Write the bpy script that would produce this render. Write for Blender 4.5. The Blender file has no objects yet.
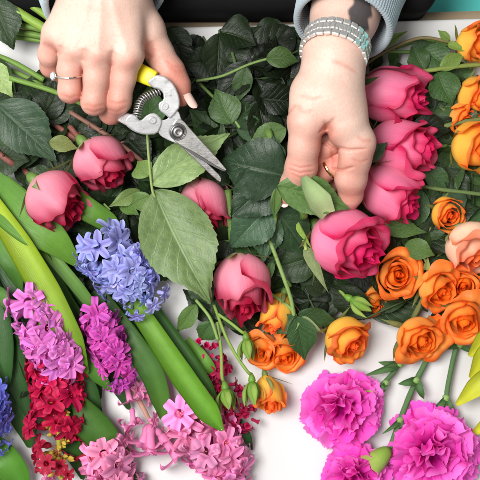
import bpy, math, random
import numpy as np
from mathutils import Vector, Matrix

# ------------------------------------------------------------------ camera, light, exposure
MM = 0.001
DCAM = 1100.0                      # camera height above the table, mm
scene = bpy.context.scene
COL = scene.collection

cam_d = bpy.data.cameras.new('camera')
cam = bpy.data.objects.new('camera', cam_d); COL.objects.link(cam)
cam.location = (0, 0, DCAM*MM)
cam.rotation_euler = (0, 0, 0)
cam_d.sensor_width = 36.0
cam_d.lens = 36.0*DCAM/480.0       # 480 mm of table across the frame: 1 photo pixel = 1 mm at z = 0
cam_d.clip_start = 0.05; cam_d.clip_end = 20.0
cam_d.dof.use_dof = True; cam_d.dof.focus_distance = (DCAM-62)*MM; cam_d.dof.aperture_fstop = 7.0
scene.camera = cam

world = bpy.data.worlds.new('World'); scene.world = world
world.use_nodes = True
bg = world.node_tree.nodes['Background']
# a dim room with a broad bright window side (upper left of the picture) and a paler ceiling
_nt = world.node_tree; _tc = _nt.nodes.new('ShaderNodeTexCoord'); _d = _nt.nodes.new('ShaderNodeVectorMath'); _d.operation = 'DOT_PRODUCT'
_nt.links.new(_tc.outputs['Generated'], _d.inputs[0]); _d.inputs[1].default_value = Vector((-0.62, 0.30, 0.72)).normalized()
_r = _nt.nodes.new('ShaderNodeValToRGB'); _nt.links.new(_d.outputs['Value'], _r.inputs[0])
for _e, (_p, _c) in zip((_r.color_ramp.elements[0], _r.color_ramp.elements[1], _r.color_ramp.elements.new(0.5), _r.color_ramp.elements.new(0.72)), ((0.0, 0.05), (0.95, 1.0), (0.35, 0.12), (0.74, 0.30))):
    _e.position = _p; _e.color = (_c*0.95, _c*0.97, _c, 1)
_w = _nt.nodes.new('ShaderNodeTexWave'); _w.bands_direction = 'DIAGONAL'; _w.inputs['Scale'].default_value = 1.5; _w.inputs['Distortion'].default_value = 0.6  # invented bright and dark bands, added to give the metal contrasty reflections
_nt.links.new(_tc.outputs['Generated'], _w.inputs['Vector']); _m = _nt.nodes.new('ShaderNodeMapRange'); _nt.links.new(_w.outputs['Fac'], _m.inputs[0]); _m.inputs[3].default_value = 0.25; _m.inputs[4].default_value = 1.9
_x = _nt.nodes.new('ShaderNodeVectorMath'); _x.operation = 'SCALE'; _nt.links.new(_r.outputs[0], _x.inputs[0]); _nt.links.new(_m.outputs[0], _x.inputs['Scale'])
_nt.links.new(_x.outputs[0], bg.inputs[0]); bg.inputs[1].default_value = 0.95

def area(name, loc, target, size, power, color):
    d = bpy.data.lights.new(name, 'AREA'); d.shape = 'DISK'; d.size = size; d.energy = power; d.color = color
    o = bpy.data.objects.new(name, d); COL.objects.link(o)
    o.location = loc
    o.rotation_euler = (Vector(target)-Vector(loc)).to_track_quat('-Z', 'Y').to_euler()
    return o
area('window_light', (-0.62, 0.22, 1.70), (0, 0, 0.02), 0.85, 32.5, (1.0, 0.985, 0.96))
area('room_light', (0.9, -0.5, 1.9), (0, 0, 0.0), 1.2, 4.0, (1.0, 0.98, 0.95))

scene.view_settings.view_transform = 'Standard'
scene.view_settings.look = 'None'
scene.view_settings.exposure = 0.42
scene.view_settings.gamma = 1.0
scene.render.engine = 'CYCLES'
scene.cycles.use_denoising = True
scene.cycles.max_bounces = 8
scene.cycles.transparent_max_bounces = 8
scene.render.resolution_x = 1024; scene.render.resolution_y = 1024

# ------------------------------------------------------------------ helpers
def P(px, py, z=0.0):
    """photo pixel and height above the table (mm) -> point in mm"""
    s = (DCAM-z)/DCAM
    return np.array([(px-240.0)*s, (240.0-py)*s, float(z)])
def S(px, z=0.0):
    return px*(DCAM-z)/DCAM
def V3(p): return Vector((float(p[0])*MM, float(p[1])*MM, float(p[2])*MM))
def sm(x, a, b):
    t = np.clip((x-a)/(b-a), 0, 1); return t*t*(3-2*t)
def lerp(a, b, t): return a+(b-a)*t
def mix3(a, b, t):
    t = np.asarray(t)[..., None]
    return np.asarray(a)*(1-t)+np.asarray(b)*t
def hexc(h, k=1.0):
    h = h.lstrip('#'); v = np.array([int(h[i:i+2], 16)/255 for i in (0, 2, 4)])
    return np.where(v <= 0.04045, v/12.92, ((v+0.055)/1.055)**2.4)*k
def basis(zaxis, xhint=(1, 0, 0)):
    z = np.array(zaxis, float); z /= np.linalg.norm(z)
    x = np.array(xhint, float); x = x-z*x.dot(z)
    if np.linalg.norm(x) < 1e-5: x = np.array([0, 1, 0.])-z*z[1]
    x /= np.linalg.norm(x); y = np.cross(z, x)
    return np.stack([x, y, z], 1)            # columns
def mat4(R, t, s=1.0):
    M = Matrix.Identity(4)
    for i in range(3):
        for j in range(3): M[i][j] = float(R[i][j])*s
        M[i][3] = float(t[i])*MM
    return M

def mesh_from(name, verts, faces, mat=None, uv=None, col=None, smooth=True):
    """verts (n,3) mm; faces array (m,4) or list"""
    me = bpy.data.meshes.new(name)
    v = np.asarray(verts, float)*MM
    if isinstance(faces, np.ndarray):
        nf, k = faces.shape
        me.vertices.add(len(v)); me.vertices.foreach_set('co', v.astype(np.float32).ravel())
        me.loops.add(nf*k); me.loops.foreach_set('vertex_index', faces.astype(np.int32).ravel())
        me.polygons.add(nf)
        me.polygons.foreach_set('loop_start', np.arange(0, nf*k, k, dtype=np.int32))
        me.update(calc_edges=True)
    else:
        me.from_pydata([tuple(p) for p in v], [], [tuple(f) for f in faces]); me.update()
    if smooth: me.polygons.foreach_set('use_smooth', [True]*len(me.polygons))
    li = np.zeros(len(me.loops), np.int32); me.loops.foreach_get('vertex_index', li)
    if uv is not None:
        l = me.uv_layers.new(name='UVMap'); l.data.foreach_set('uv', np.asarray(uv, np.float32)[li].ravel())
    if col is not None:
        c = np.ones((len(v), 4), np.float32); c[:, :3] = col
        a = me.color_attributes.new('Col', 'FLOAT_COLOR', 'POINT'); a.data.foreach_set('color', c.ravel())
    if mat is not None: me.materials.append(mat)
    me.validate()
    return me
def grid_faces(nu, nv, wrap=False, off=0):
    """index = j*nu+i ; i across (u), j along (v)"""
    i = np.arange(nu if wrap else nu-1); j = np.arange(nv-1)
    I, J = np.meshgrid(i, j); I = I.ravel(); J = J.ravel(); I2 = (I+1) % nu
    return np.stack([J*nu+I, J*nu+I2, (J+1)*nu+I2, (J+1)*nu+I], 1)+off
def grid_uv(nu, nv):
    u = np.linspace(-1, 1, nu); v = np.linspace(0, 1, nv)
    U, Vv = np.meshgrid(u, v); return U, Vv
class MB:
    """collects quads of several surfaces into one mesh"""
    def __init__(s): s.v = []; s.f = []; s.uv = []; s.c = []; s.n = 0
    def add(s, v, f, uv=None, c=None):
        v = np.asarray(v, float).reshape(-1, 3); n = len(v)
        f = np.asarray(f)
        if f.shape[1] == 3: f = np.concatenate([f, f[:, 2:3]], 1)
        s.v.append(v); s.f.append(f+s.n)
        s.uv.append(np.zeros((n, 2)) if uv is None else np.asarray(uv).reshape(-1, 2))
        c = np.ones((n, 3)) if c is None else np.broadcast_to(np.asarray(c, float).reshape(-1, 3), (n, 3))
        s.c.append(c); s.n += n
        return s
    def xf(s, R, t, k=1.0):
        s.v = [(x*k)@np.asarray(R).T+np.asarray(t) for x in s.v]; return s
    def mesh(s, name, mat, smooth=True):
        f = np.concatenate(s.f); 
        tri = (f[:, 2] == f[:, 3])
        if tri.any():
            fl = [tuple(q[:3]) if t else tuple(q) for q, t in zip(f.tolist(), tri)]
            return mesh_from(name, np.concatenate(s.v), fl, mat, np.concatenate(s.uv), np.concatenate(s.c), smooth)
        return mesh_from(name, np.concatenate(s.v), f, mat, np.concatenate(s.uv), np.concatenate(s.c), smooth)

def link(name, me, parent=None, M=None, color=None):
    o = bpy.data.objects.new(name, me); COL.objects.link(o)
    if parent is not None:
        o.parent = parent
    if M is not None: o.matrix_local = M
    if color is not None: o.color = (float(color[0]), float(color[1]), float(color[2]), 1)
    return o
def tag(o, label, cat, group=None, kind=None):
    o['label'] = label; o['category'] = cat
    if group: o['group'] = group
    if kind: o['kind'] = kind
    return o
ROOTM = {}                          # each thing's own placement, for turning world points into its space
def rootm(o):
    while o.parent is not None: o = o.parent
    return ROOTM.get(o.name, Matrix.Identity(4))
def thing(name, label, cat, loc=(0, 0, 0), R=None, group=None):
    o = bpy.data.objects.new(name, None); COL.objects.link(o); o.empty_display_size = 0.01
    M = mat4(np.eye(3) if R is None else R, loc); o.matrix_local = M; ROOTM[o.name] = M
    tag(o, label, cat, group)
    return o
def local_mb(root, mb):
    """bring world-space (mm) vertices of mb into root's space"""
    Mi = rootm(root).inverted()
    R = np.array([[Mi[i][j] for j in range(3)] for i in range(3)]); t = np.array([Mi[i][3] for i in range(3)])/MM
    mb.v = [x@R.T+t for x in mb.v]; return mb
def part(root, name, mb, mat, color=None, smooth=True):
    return link(name, local_mb(root, mb).mesh(name, mat, smooth), root, color=color)

def catmull(pts, n):
    p = np.asarray(pts, float); 
    if len(p) == 2: 
        t = np.linspace(0, 1, n)[:, None]; return p[0]*(1-t)+p[1]*t
    q = np.vstack([2*p[0]-p[1], p, 2*p[-1]-p[-2]])
    out = []
    for s in np.linspace(0, len(p)-1-1e-6, n):
        i = int(s); t = s-i; a, b, c, d = q[i], q[i+1], q[i+2], q[i+3]
        out.append(0.5*((2*b)+(-a+c)*t+(2*a-5*b+4*c-d)*t*t+(-a+3*b-3*c+d)*t**3))
    return np.array(out)
def frames(path, up=(0, 0, 1)):
    T = np.gradient(path, axis=0); T /= np.linalg.norm(T, axis=1)[:, None]+1e-12
    up = np.array(up, float); N = []
    for t in T:
        n = up-t*t.dot(up)
        if np.linalg.norm(n) < 1e-3: n = np.array([0, 1, 0.])-t*t[1]
        n /= np.linalg.norm(n)
        N.append(n)
    N = np.array(N); B = np.cross(T, N)
    return T, N, B
def tube(path, rad, nseg=10, n=None, col=None, cap=True, bumps=0.0, seed=0):
    n = n or max(6, 6*len(path)); p = catmull(path, n)
    r = np.interp(np.linspace(0, 1, n), np.linspace(0, 1, len(np.atleast_1d(rad))) if np.ndim(rad) else [0, 1], rad if np.ndim(rad) else [rad, rad])
    if bumps: r = r*(1+bumps*np.random.RandomState(seed).randn(n)*0.5)
    T, N, B = frames(p)
    if cap:
        p = np.vstack([p[:1], p, p[-1:]]); N = np.vstack([N[:1], N, N[-1:]]); B = np.vstack([B[:1], B, B[-1:]]); r = np.r_[0.001, r, 0.001]; n += 2
    a = np.linspace(0, 2*np.pi, nseg, endpoint=False)
    v = p[:, None]+r[:, None, None]*(np.cos(a)[None, :, None]*N[:, None]+np.sin(a)[None, :, None]*B[:, None])
    uv = np.stack(np.meshgrid(a/(2*np.pi), np.linspace(0, 1, n)), -1)
    return v.reshape(-1, 3), grid_faces(nseg, n, True), uv, (np.ones(3) if col is None else col)

# ------------------------------------------------------------------ materials
def new_mat(name):
    m = bpy.data.materials.new(name); m.use_nodes = True
    nt = m.node_tree; return m, nt, nt.nodes['Principled BSDF']
class NB:
    def __init__(s, nt): s.nt = nt
    def n(s, t, **k):
        x = s.nt.nodes.new(t)
        for a, b in k.items(): setattr(x, a, b)
        return x
    def l(s, a, b): s.nt.links.new(a, b)
    def setin(s, inp, v):
        if v is None: return
        if hasattr(v, 'links'): s.l(v, inp)
        else:
            try: inp.default_value = v
            except Exception: inp.default_value = (*v, 1)
    def math(s, op, a, b=None, c=None, clamp=False):
        x = s.n('ShaderNodeMath', operation=op); x.use_clamp = clamp
        for i, q in enumerate((a, b, c)):
            if q is not None: s.setin(x.inputs[i], q)
        return x.outputs[0]
    def mix(s, fac, a, b, mode='MIX'):
        x = s.n('ShaderNodeMix', data_type='RGBA', blend_type=mode)
        s.setin(x.inputs[0], fac)
        s.setin(x.inputs[6], a if not isinstance(a, (tuple, list, np.ndarray)) else tuple(map(float, a))+(1,))
        s.setin(x.inputs[7], b if not isinstance(b, (tuple, list, np.ndarray)) else tuple(map(float, b))+(1,))
        return x.outputs[2]
    def noise(s, scale, detail=3, rough=0.55, vec=None, dist=0.0):
        x = s.n('ShaderNodeTexNoise'); x.inputs['Scale'].default_value = scale; x.inputs['Detail'].default_value = detail
        x.inputs['Roughness'].default_value = rough; x.inputs['Distortion'].default_value = dist
        if vec is not None: s.l(vec, x.inputs['Vector'])
        return x.outputs['Fac']
    def ramp(s, fac, stops):
        x = s.n('ShaderNodeValToRGB'); s.l(fac, x.inputs[0]); e = x.color_ramp.elements
        while len(e) < len(stops): e.new(0.5)
        for q, (p, c) in zip(e, stops): q.position = p; q.color = (c, c, c, 1) if np.isscalar(c) else tuple(map(float, c))+(1,)
        return x.outputs[0]
    def bump(s, h, strength, dist):
        x = s.n('ShaderNodeBump'); x.inputs['Strength'].default_value = strength; x.inputs['Distance'].default_value = dist
        s.l(h, x.inputs['Height']); return x.outputs[0]
    def mapping(s, vec, scale):
        x = s.n('ShaderNodeMapping'); s.l(vec, x.inputs[0]); x.inputs['Scale'].default_value = scale; return x.outputs[0]

def organic(name, kind, rough=0.5, transl=0.25, spec=0.5, sss=0.0, streak=(60, 3), bumpd=0.0004, var=0.16):
    """petals, stems and leaf blades: colour from pigment attribute times object colour, with fine streaks along the length"""
    m, nt, bs = new_mat(name); b = NB(nt)
    at = b.n('ShaderNodeAttribute', attribute_name='Col'); oi = b.n('ShaderNodeObjectInfo'); tc = b.n('ShaderNodeTexCoord')
    base = b.mix(1.0, at.outputs['Color'], oi.outputs['Color'], 'MULTIPLY')
    uvm = b.mapping(tc.outputs['UV'], (streak[0]/10, streak[1]/10, 1))
    st = b.noise(10, 3, 0.6, uvm)
    ob = b.noise(70, 4, 0.6, tc.outputs['Object'])
    v1 = b.math('MULTIPLY_ADD', st, 2*var, 1-var)
    v2 = b.math('MULTIPLY_ADD', ob, 1.5*var, 1-0.75*var)
    vv = b.math('MULTIPLY', v1, v2)
    rnd = b.math('MULTIPLY_ADD', oi.outputs['Random'], 0.16, 0.92)
    vv = b.math('MULTIPLY', vv, rnd)
    cc = b.n('ShaderNodeCombineColor'); 
    for i in range(3): b.l(vv, cc.inputs[i])
    base = b.mix(1.0, base, cc.outputs[0], 'MULTIPLY')
    b.l(base, bs.inputs['Base Color'])
    bs.inputs['Roughness'].default_value = rough
    bs.inputs['Specular IOR Level'].default_value = spec
    if sss: 
        bs.inputs['Subsurface Weight'].default_value = sss; bs.inputs['Subsurface Radius'].default_value = (1, .4, .3); bs.inputs['Subsurface Scale'].default_value = 0.004
    h = b.math('ADD', st, b.math('MULTIPLY', ob, 1.2))
    nrm = b.bump(h, 0.6, bumpd)
    b.l(nrm, bs.inputs['Normal'])
    out = nt.nodes['Material Output']
    if transl:
        tr = b.n('ShaderNodeBsdfTranslucent'); b.l(base, tr.inputs[0]); b.l(nrm, tr.inputs['Normal'])
        mx = b.n('ShaderNodeMixShader'); mx.inputs[0].default_value = transl
        b.l(bs.outputs[0], mx.inputs[1]); b.l(tr.outputs[0], mx.inputs[2]); b.l(mx.outputs[0], out.inputs[0])
    return m

def leaf_material():
    """rose leaf: pinnate veins from the leaf's own u,v"""
    m, nt, bs = new_mat('rose_leaf'); b = NB(nt)
    oi = b.n('ShaderNodeObjectInfo'); tc = b.n('ShaderNodeTexCoord')
    sp = b.n('ShaderNodeSeparateXYZ'); b.l(tc.outputs['UV'], sp.inputs[0])
    u, v = sp.outputs[0], sp.outputs[1]
    au = b.math('ABSOLUTE', u)
    wob = b.math('MULTIPLY_ADD', b.noise(5, 2, 0.5, tc.outputs['UV']), 0.5, -0.25)
    # lateral veins: fract(7*(v - 0.42*|u|^1.2)); offset by side so that they alternate
    side = b.math('MULTIPLY', b.math('GREATER_THAN', u, 0.0), 0.45)
    ph = b.math('SUBTRACT', v, b.math('MULTIPLY', b.math('POWER', au, 0.85), 0.30))
    ph = b.math('ADD', b.math('MULTIPLY_ADD', ph, 7.5, b.math('MULTIPLY', wob, 0.9)), side)
    fr = b.math('ABSOLUTE', b.math('SUBTRACT', b.math('FRACT', ph), 0.5))
    lat = b.math('SUBTRACT', 1.0, b.math('MULTIPLY', fr, 14.0), clamp=True)
    lat = b.math('MULTIPLY', lat, b.math('SUBTRACT', 1.0, b.math('MULTIPLY', au, 0.75), clamp=True))
    mid = b.math('SUBTRACT', 1.0, b.math('MULTIPLY', au, 22.0), clamp=True)
    vo = b.n('ShaderNodeTexVoronoi', feature='DISTANCE_TO_EDGE'); vo.inputs['Scale'].default_value = 22
    b.l(b.mapping(tc.outputs['UV'], (0.55, 1.1, 1)), vo.inputs['Vector'])
    net = b.math('SUBTRACT', 1.0, b.math('MULTIPLY', vo.outputs['Distance'], 9.0), clamp=True)
    vein = b.math('MAXIMUM', b.math('MULTIPLY', lat, 0.75), mid)
    n1 = b.noise(16, 5, 0.65, tc.outputs['Object'])
    n2 = b.noise(900, 2, 0.5, tc.outputs['Object'])
    base = b.mix(b.ramp(n1, [(0.3, 0.0), (0.72, 1.0)]), (0.56, 0.62, 0.54), (1.04, 1.0, 0.84))
    base = b.mix(1.0, oi.outputs['Color'], base, 'MULTIPLY')
    rv = b.math('MULTIPLY_ADD', oi.outputs['Random'], 0.4, 0.8)
    cc = b.n('ShaderNodeCombineColor')
    b.l(rv, cc.inputs[0]); b.l(rv, cc.inputs[1]); b.l(b.math('MULTIPLY', rv, 0.95), cc.inputs[2])
    base = b.mix(1.0, base, cc.outputs[0], 'MULTIPLY')
    light = b.mix(1.0, oi.outputs['Color'], (0.055, 0.065, 0.03), 'ADD')
    base = b.mix(b.math('MULTIPLY', net, 0.10), base, light)
    base = b.mix(b.math('MULTIPLY', vein, 0.55), base, light)
    # pale dust and tiny droplets specks
    speck = b.ramp(n2, [(0.70, 0.0), (0.76, 1.0)])
    base = b.mix(b.math('MULTIPLY', speck, 0.12), base, (0.55, 0.6, 0.5))
    b.l(base, bs.inputs['Base Color'])
    b.l(b.math('MULTIPLY_ADD', n1, 0.25, 0.29), bs.inputs['Roughness'])
    bs.inputs['Specular IOR Level'].default_value = 0.36
    h = b.math('SUBTRACT', b.math('MULTIPLY', n1, 0.22), b.math('ADD', b.math('MULTIPLY', vein, 0.8), b.math('MULTIPLY', net, 0.12)))
    nrm = b.bump(h, 0.7, 0.0006); b.l(nrm, bs.inputs['Normal'])
    tr = b.n('ShaderNodeBsdfTranslucent'); b.l(b.mix(1.0, base, (1.2, 1.3, 0.5), 'MULTIPLY'), tr.inputs[0])
    mx = b.n('ShaderNodeMixShader'); mx.inputs[0].default_value = 0.18
    b.l(bs.outputs[0], mx.inputs[1]); b.l(tr.outputs[0], mx.inputs[2]); b.l(mx.outputs[0], nt.nodes['Material Output'].inputs[0])
    return m

def worn_metal(name, color, rough, metal, stain=(0.20, 0.19, 0.12)):
    m, nt, bs = new_mat(name); b = NB(nt); tc = b.n('ShaderNodeTexCoord')
    n1 = b.noise(38, 5, 0.65, tc.outputs['Object']); n2 = b.noise(170, 4, 0.7, tc.outputs['Object'])
    mp = b.n('ShaderNodeMapping'); b.l(tc.outputs['Object'], mp.inputs[0]); mp.inputs['Rotation'].default_value = (0, 0, 0.85); mp.inputs['Scale'].default_value = (30, 900, 200)
    sc = b.noise(1.0, 3, 0.7, mp.outputs[0])
    c = b.mix(b.ramp(n1, [(0.35, 0.0), (0.7, 1.0)]), tuple(x*0.72 for x in color), tuple(min(1, x*1.15) for x in color))
    c = b.mix(b.math('MULTIPLY', b.ramp(n2, [(0.56, 0.0), (0.68, 1.0)]), 0.45), c, stain)
    c = b.mix(b.math('MULTIPLY', b.ramp(sc, [(0.58, 0.0), (0.66, 1.0)]), 0.35), c, tuple(min(1, x*1.5) for x in color))
    b.l(c, bs.inputs['Base Color']); b.l(b.math('MULTIPLY_ADD', n2, 0.35, rough-0.15), bs.inputs['Roughness']); bs.inputs['Metallic'].default_value = metal
    b.l(b.bump(b.math('ADD', n1, b.math('MULTIPLY', sc, 0.3)), 0.5, 0.0009), bs.inputs['Normal'])
    return m

def simple(name, color, rough=0.5, metal=0.0, spec=0.5, noise=0.0, nscale=60, bump=0.0, col_attr=False, aniso=0):
    m, nt, bs = new_mat(name); b = NB(nt); tc = b.n('ShaderNodeTexCoord')
    n = b.noise(nscale, 4, 0.6, tc.outputs['Object'])
    c = tuple(map(float, color))
    base = b.mix(n, tuple(x*(1-noise) for x in c), tuple(min(1, x*(1+noise)) for x in c))
    if col_attr:
        at = b.n('ShaderNodeAttribute', attribute_name='Col'); base = b.mix(1.0, base, at.outputs['Color'], 'MULTIPLY')
    b.l(base, bs.inputs['Base Color'])
    b.l(b.math('MULTIPLY_ADD', n, 0.2, rough-0.1), bs.inputs['Roughness'])
    bs.inputs['Metallic'].default_value = metal; bs.inputs['Specular IOR Level'].default_value = spec
    if bump: b.l(b.bump(n, 0.5, bump), bs.inputs['Normal'])
    return m

M_PETAL = organic('rose_petal', 'petal', rough=0.48, transl=0.34, spec=0.3, streak=(14, 1.6), bumpd=0.0005, var=0.09)
M_CARN = organic('carnation_petal', 'petal', rough=0.6, transl=0.35, spec=0.2, streak=(90, 3), bumpd=0.0006, var=0.12)
M_HYA = organic('hyacinth_tepal', 'petal', rough=0.42, transl=0.25, spec=0.4, streak=(40, 4), bumpd=0.0003, var=0.12)
M_BLADE = organic('leaf_blade', 'leaf', rough=0.38, transl=0.16, spec=0.45, streak=(44, 0.8), bumpd=0.0008, var=0.24)
M_STEM = organic('green_stem', 'stem', rough=0.5, transl=0.0, spec=0.4, streak=(30, 12), bumpd=0.0004, var=0.2)
M_LEAF = leaf_material()
# ------------------------------------------------------------------ the setting: table top and what lies beyond its far edge
def build_setting():
    m, nt, bs = new_mat('white_table'); b = NB(nt); tc = b.n('ShaderNodeTexCoord')
    n1 = b.noise(3.0, 4, 0.6, tc.outputs['Object']); n2 = b.noise(600, 3, 0.6, tc.outputs['Object'])
    base = b.mix(n1, (0.615, 0.61, 0.608), (0.66, 0.655, 0.65))
    sp = b.ramp(n2, [(0.74, 0.0), (0.80, 1.0)])
    base = b.mix(b.math('MULTIPLY', sp, 0.16), base, (0.5, 0.48, 0.46))
    b.l(base, bs.inputs['Base Color']); b.l(b.math('MULTIPLY_ADD', n1, 0.2, 0.3), bs.inputs['Roughness'])
    b.l(b.bump(n2, 0.15, 0.0002), bs.inputs['Normal'])
    wood = simple('pale_wood_edge', (0.30, 0.23, 0.15), 0.6, noise=0.25, nscale=40, bump=0.0005)
    # rounded slab, far edge rotated slightly as in the photo
    a = P(180, 27.0); c = P(480, 18.2)
    d = (c-a)/np.linalg.norm(c-a); nrm = np.array([-d[1], d[0], 0])
    o = a+d*50
    root = thing('table', 'white table top the cut flowers lie on, with its far edge behind', 'table', (0, 0, 0))
    prof = [(-900, 0), (-3, 0), (-1.2, -0.4), (-0.3, -1.3), (0, -3), (0, -18)]
    mb = MB(); xs = np.linspace(-700, 700, 29)
    v = np.array([[o+d*x+nrm*q+np.array([0, 0, z]) for x in xs] for q, z in prof])
    mb.add(v.reshape(-1, 3), grid_faces(len(xs), len(prof))[:, ::-1])
    part(root, 'table_top', mb, m)
    prof = [(-0.6, -18), (11, -18.2), (11, -30), (-900, -30)]
    v = np.array([[o+d*x+nrm*q+np.array([0, 0, z]) for x in xs] for q, z in prof])
    mb = MB(); mb.add(v.reshape(-1, 3), grid_faces(len(xs), len(prof))[:, ::-1])
    part(root, 'table_rim', mb, wood)
    # floor, teal
    m, nt, bs = new_mat('teal_floor'); b = NB(nt); tc = b.n('ShaderNodeTexCoord')
    n1 = b.noise(2.5, 4, 0.6, tc.outputs['Object'])
    b.l(b.mix(n1, (0.10, 0.74, 0.68), (0.15, 0.86, 0.80)), bs.inputs['Base Color']); bs.inputs['Roughness'].default_value = 0.6
    g = 3000.0; mb = MB(); n = 21; q = np.linspace(-g, g, n); X, Y = np.meshgrid(q, q)
    mb.add(np.stack([X, Y, X*0-120], -1).reshape(-1, 3), grid_faces(n, n))
    f = link('floor', mb.mesh('floor', m)); f['kind'] = 'structure'
build_setting()
# ------------------------------------------------------------------ signed distance bodies
def seg_d(Q, a, b):
    ba = b-a; pa = Q-a
    h = np.clip((pa@ba)/(ba@ba+1e-9), 0, 1)
    return np.linalg.norm(pa-h[:, None]*ba, axis=1), h
def cone(Q, a, b, ra, rb):
    d, h = seg_d(Q, a, b); return d-(ra+h*(rb-ra))
def ell(Q, c, r, R=None):
    q = Q-c
    if R is not None: q = q@R
    r = np.asarray(r, float); k = np.linalg.norm(q/r, axis=1); k2 = np.linalg.norm(q/(r*r), axis=1)+1e-9
    return k*(k-1)/k2
def smin(a, b, k):
    h = np.clip(0.5+0.5*(b-a)/k, 0, 1); return b*(1-h)+a*h-k*h*(1-h)
def surface_nets(fn, lo, hi, h):
    ax = [np.arange(lo[i], hi[i]+h, h) for i in range(3)]
    X, Y, Z = np.meshgrid(*ax, indexing='ij'); sh = X.shape
    Q = np.stack([X, Y, Z], -1).reshape(-1, 3)
    F = np.empty(len(Q))
    for i in range(0, len(Q), 400000): F[i:i+400000] = fn(Q[i:i+400000])
    F = F.reshape(sh); Sg = F < 0
    nx, ny, nz = sh; cs = (nx-1, ny-1, nz-1)
    acc = np.zeros(cs+(3,)); cnt = np.zeros(cs)
    base = np.stack(np.meshgrid(*[np.arange(c) for c in cs], indexing='ij'), -1).astype(float)
    def cr(o): return F[o[0]:o[0]+cs[0], o[1]:o[1]+cs[1], o[2]:o[2]+cs[2]]
    for axis in range(3):
        for p in (0, 1):
            for q in (0, 1):
                o = [0, 0, 0]; oth = [i for i in range(3) if i != axis]; o[oth[0]] = p; o[oth[1]] = q
                o2 = list(o); o2[axis] = 1
                a = cr(o); b = cr(o2); m = (a < 0) != (b < 0)
                t = np.where(m, a/(np.where(m, a-b, 1)), 0)
                pos = np.zeros(cs+(3,)); pos[..., 0] = o[0]; pos[..., 1] = o[1]; pos[..., 2] = o[2]; pos[..., axis] = t
                acc += pos*m[..., None]; cnt += m
    act = cnt > 0
    idx = -np.ones(cs, int); idx[act] = np.arange(act.sum())
    verts = (base[act]+acc[act]/cnt[act][:, None])*h+np.array([a[0] for a in ax])
    faces = []
    for axis in range(3):
        o1, o2 = [i for i in range(3) if i != axis]
        A = Sg; sl0 = [slice(1, -1)]*3; sl0[axis] = slice(0, -1); sl1 = [slice(1, -1)]*3; sl1[axis] = slice(1, None)
        s0 = A[tuple(sl0)]; s1 = A[tuple(sl1)]; m = s0 != s1
        ii = np.argwhere(m)
        g = ii.copy(); g[:, o1] += 1; g[:, o2] += 1
        def cell(d1, d2):
            c = g.copy(); c[:, o1] -= d1; c[:, o2] -= d2; return idx[c[:, 0], c[:, 1], c[:, 2]]
        q = np.stack([cell(1, 1), cell(0, 1), cell(0, 0), cell(1, 0)], 1)
        flip = s0[m]
        if axis == 1: flip = ~flip
        q[~flip] = q[~flip][:, ::-1]
        faces.append(q)
    faces = np.concatenate(faces); faces = faces[(faces >= 0).all(1)]
    e = 0.4
    for _ in range(2):
        f0 = fn(verts); G = np.stack([fn(verts+e*np.eye(3)[i])-fn(verts-e*np.eye(3)[i]) for i in range(3)], 1)/(2*e)
        verts = verts-np.clip(f0/(np.sum(G*G, 1)+1e-6), -1.0, 1.0)[:, None]*G
    return verts, faces

def prim(p1, r1, p2, r2):
    return (P(*p1), P(*p2), S(r1, p1[2]), S(r2, p2[2]))
def chain(pts):
    """pts: (px,py,z,r) list -> list of cones"""
    return [prim(a[:3], a[3], b[:3], b[3]) for a, b in zip(pts[:-1], pts[1:])]
def eval_chain(Q, prims, k):
    d = None
    for a, b, ra, rb in prims:
        x = cone(Q, a, b, ra, rb); d = x if d is None else smin(d, x, k)
    return d
def crease(Q, d, creases):
    for pts, w, depth in creases:
        d = d+depth*crease_w(Q, pts, w)
    return d
def crease_w(Q, pts, w):
    lo = np.min([P(*a)[:2] for a in pts], 0)-5*w-6; hi = np.max([P(*a)[:2] for a in pts], 0)+5*w+6
    m = (Q[:, 0] > lo[0]) & (Q[:, 0] < hi[0]) & (Q[:, 1] > lo[1]) & (Q[:, 1] < hi[1]) & (Q[:, 2] > min(a[2] for a in pts)-22)
    out = np.zeros(len(Q)); q = Q[m]
    if not len(q): return out
    zz = np.mean([a[2] for a in pts]); q2 = q[:, :2]; dd = None; N = len(pts)-1
    for i, (a, b) in enumerate(zip(pts[:-1], pts[1:])):
        A, B = P(*a)[:2], P(*b)[:2]; ba = B-A; h = np.clip(((q2-A)@ba)/(ba@ba+1e-9), 0, 1)
        x = np.linalg.norm(q2-A-h[:, None]*ba, axis=1); e = (i+h)/N; x = x+w*1.2*np.clip(np.abs(e-.5)*2-.6, 0, 1)**2*4
        dd = x if dd is None else np.minimum(dd, x)
    out[m] = np.exp(-(dd/w)**2); return out

# ---- hand holding the secateurs (left of the picture), back of the hand towards the viewer
R_PALM = [chain(c) for c in (
    [(92, -60, 98, 33), (92, -10, 108, 30), (60, 34, 108, 16)],
    [(95, -60, 98, 33), (98, -10, 110, 30), (76, 46, 115, 16)],
    [(105, -60, 98, 33), (104, -8, 110, 30), (99, 50, 118, 17)],
    [(112, -60, 98, 33), (118, -6, 108, 30), (127, 52, 114, 17)],
    [(70, 20, 88, 20), (110, 40, 92, 20)],
)]
R_FING = [chain(c) for c in (
    [(56, 34, 106, 13.5), (49.5, 54, 96, 11.2), (50.5, 67, 82, 9.8), (60, 74, 66, 8.5)],
    [(74, 46, 113, 14.5), (70, 70, 108, 12.6), (70.5, 91, 101, 12.1), (74, 88, 76, 11), (80, 72, 68, 10)],
    [(99, 52, 116, 15), (96, 78, 111, 13.1), (94, 102, 103, 12.7), (98, 97, 78, 11.5), (104, 84, 70, 10)],
    [(127, 54, 112, 15), (122.5, 78, 106, 13.0), (118.5, 101, 99, 12.5), (111, 112.5, 80, 11.5), (112, 98, 70, 10)],
)]
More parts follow.
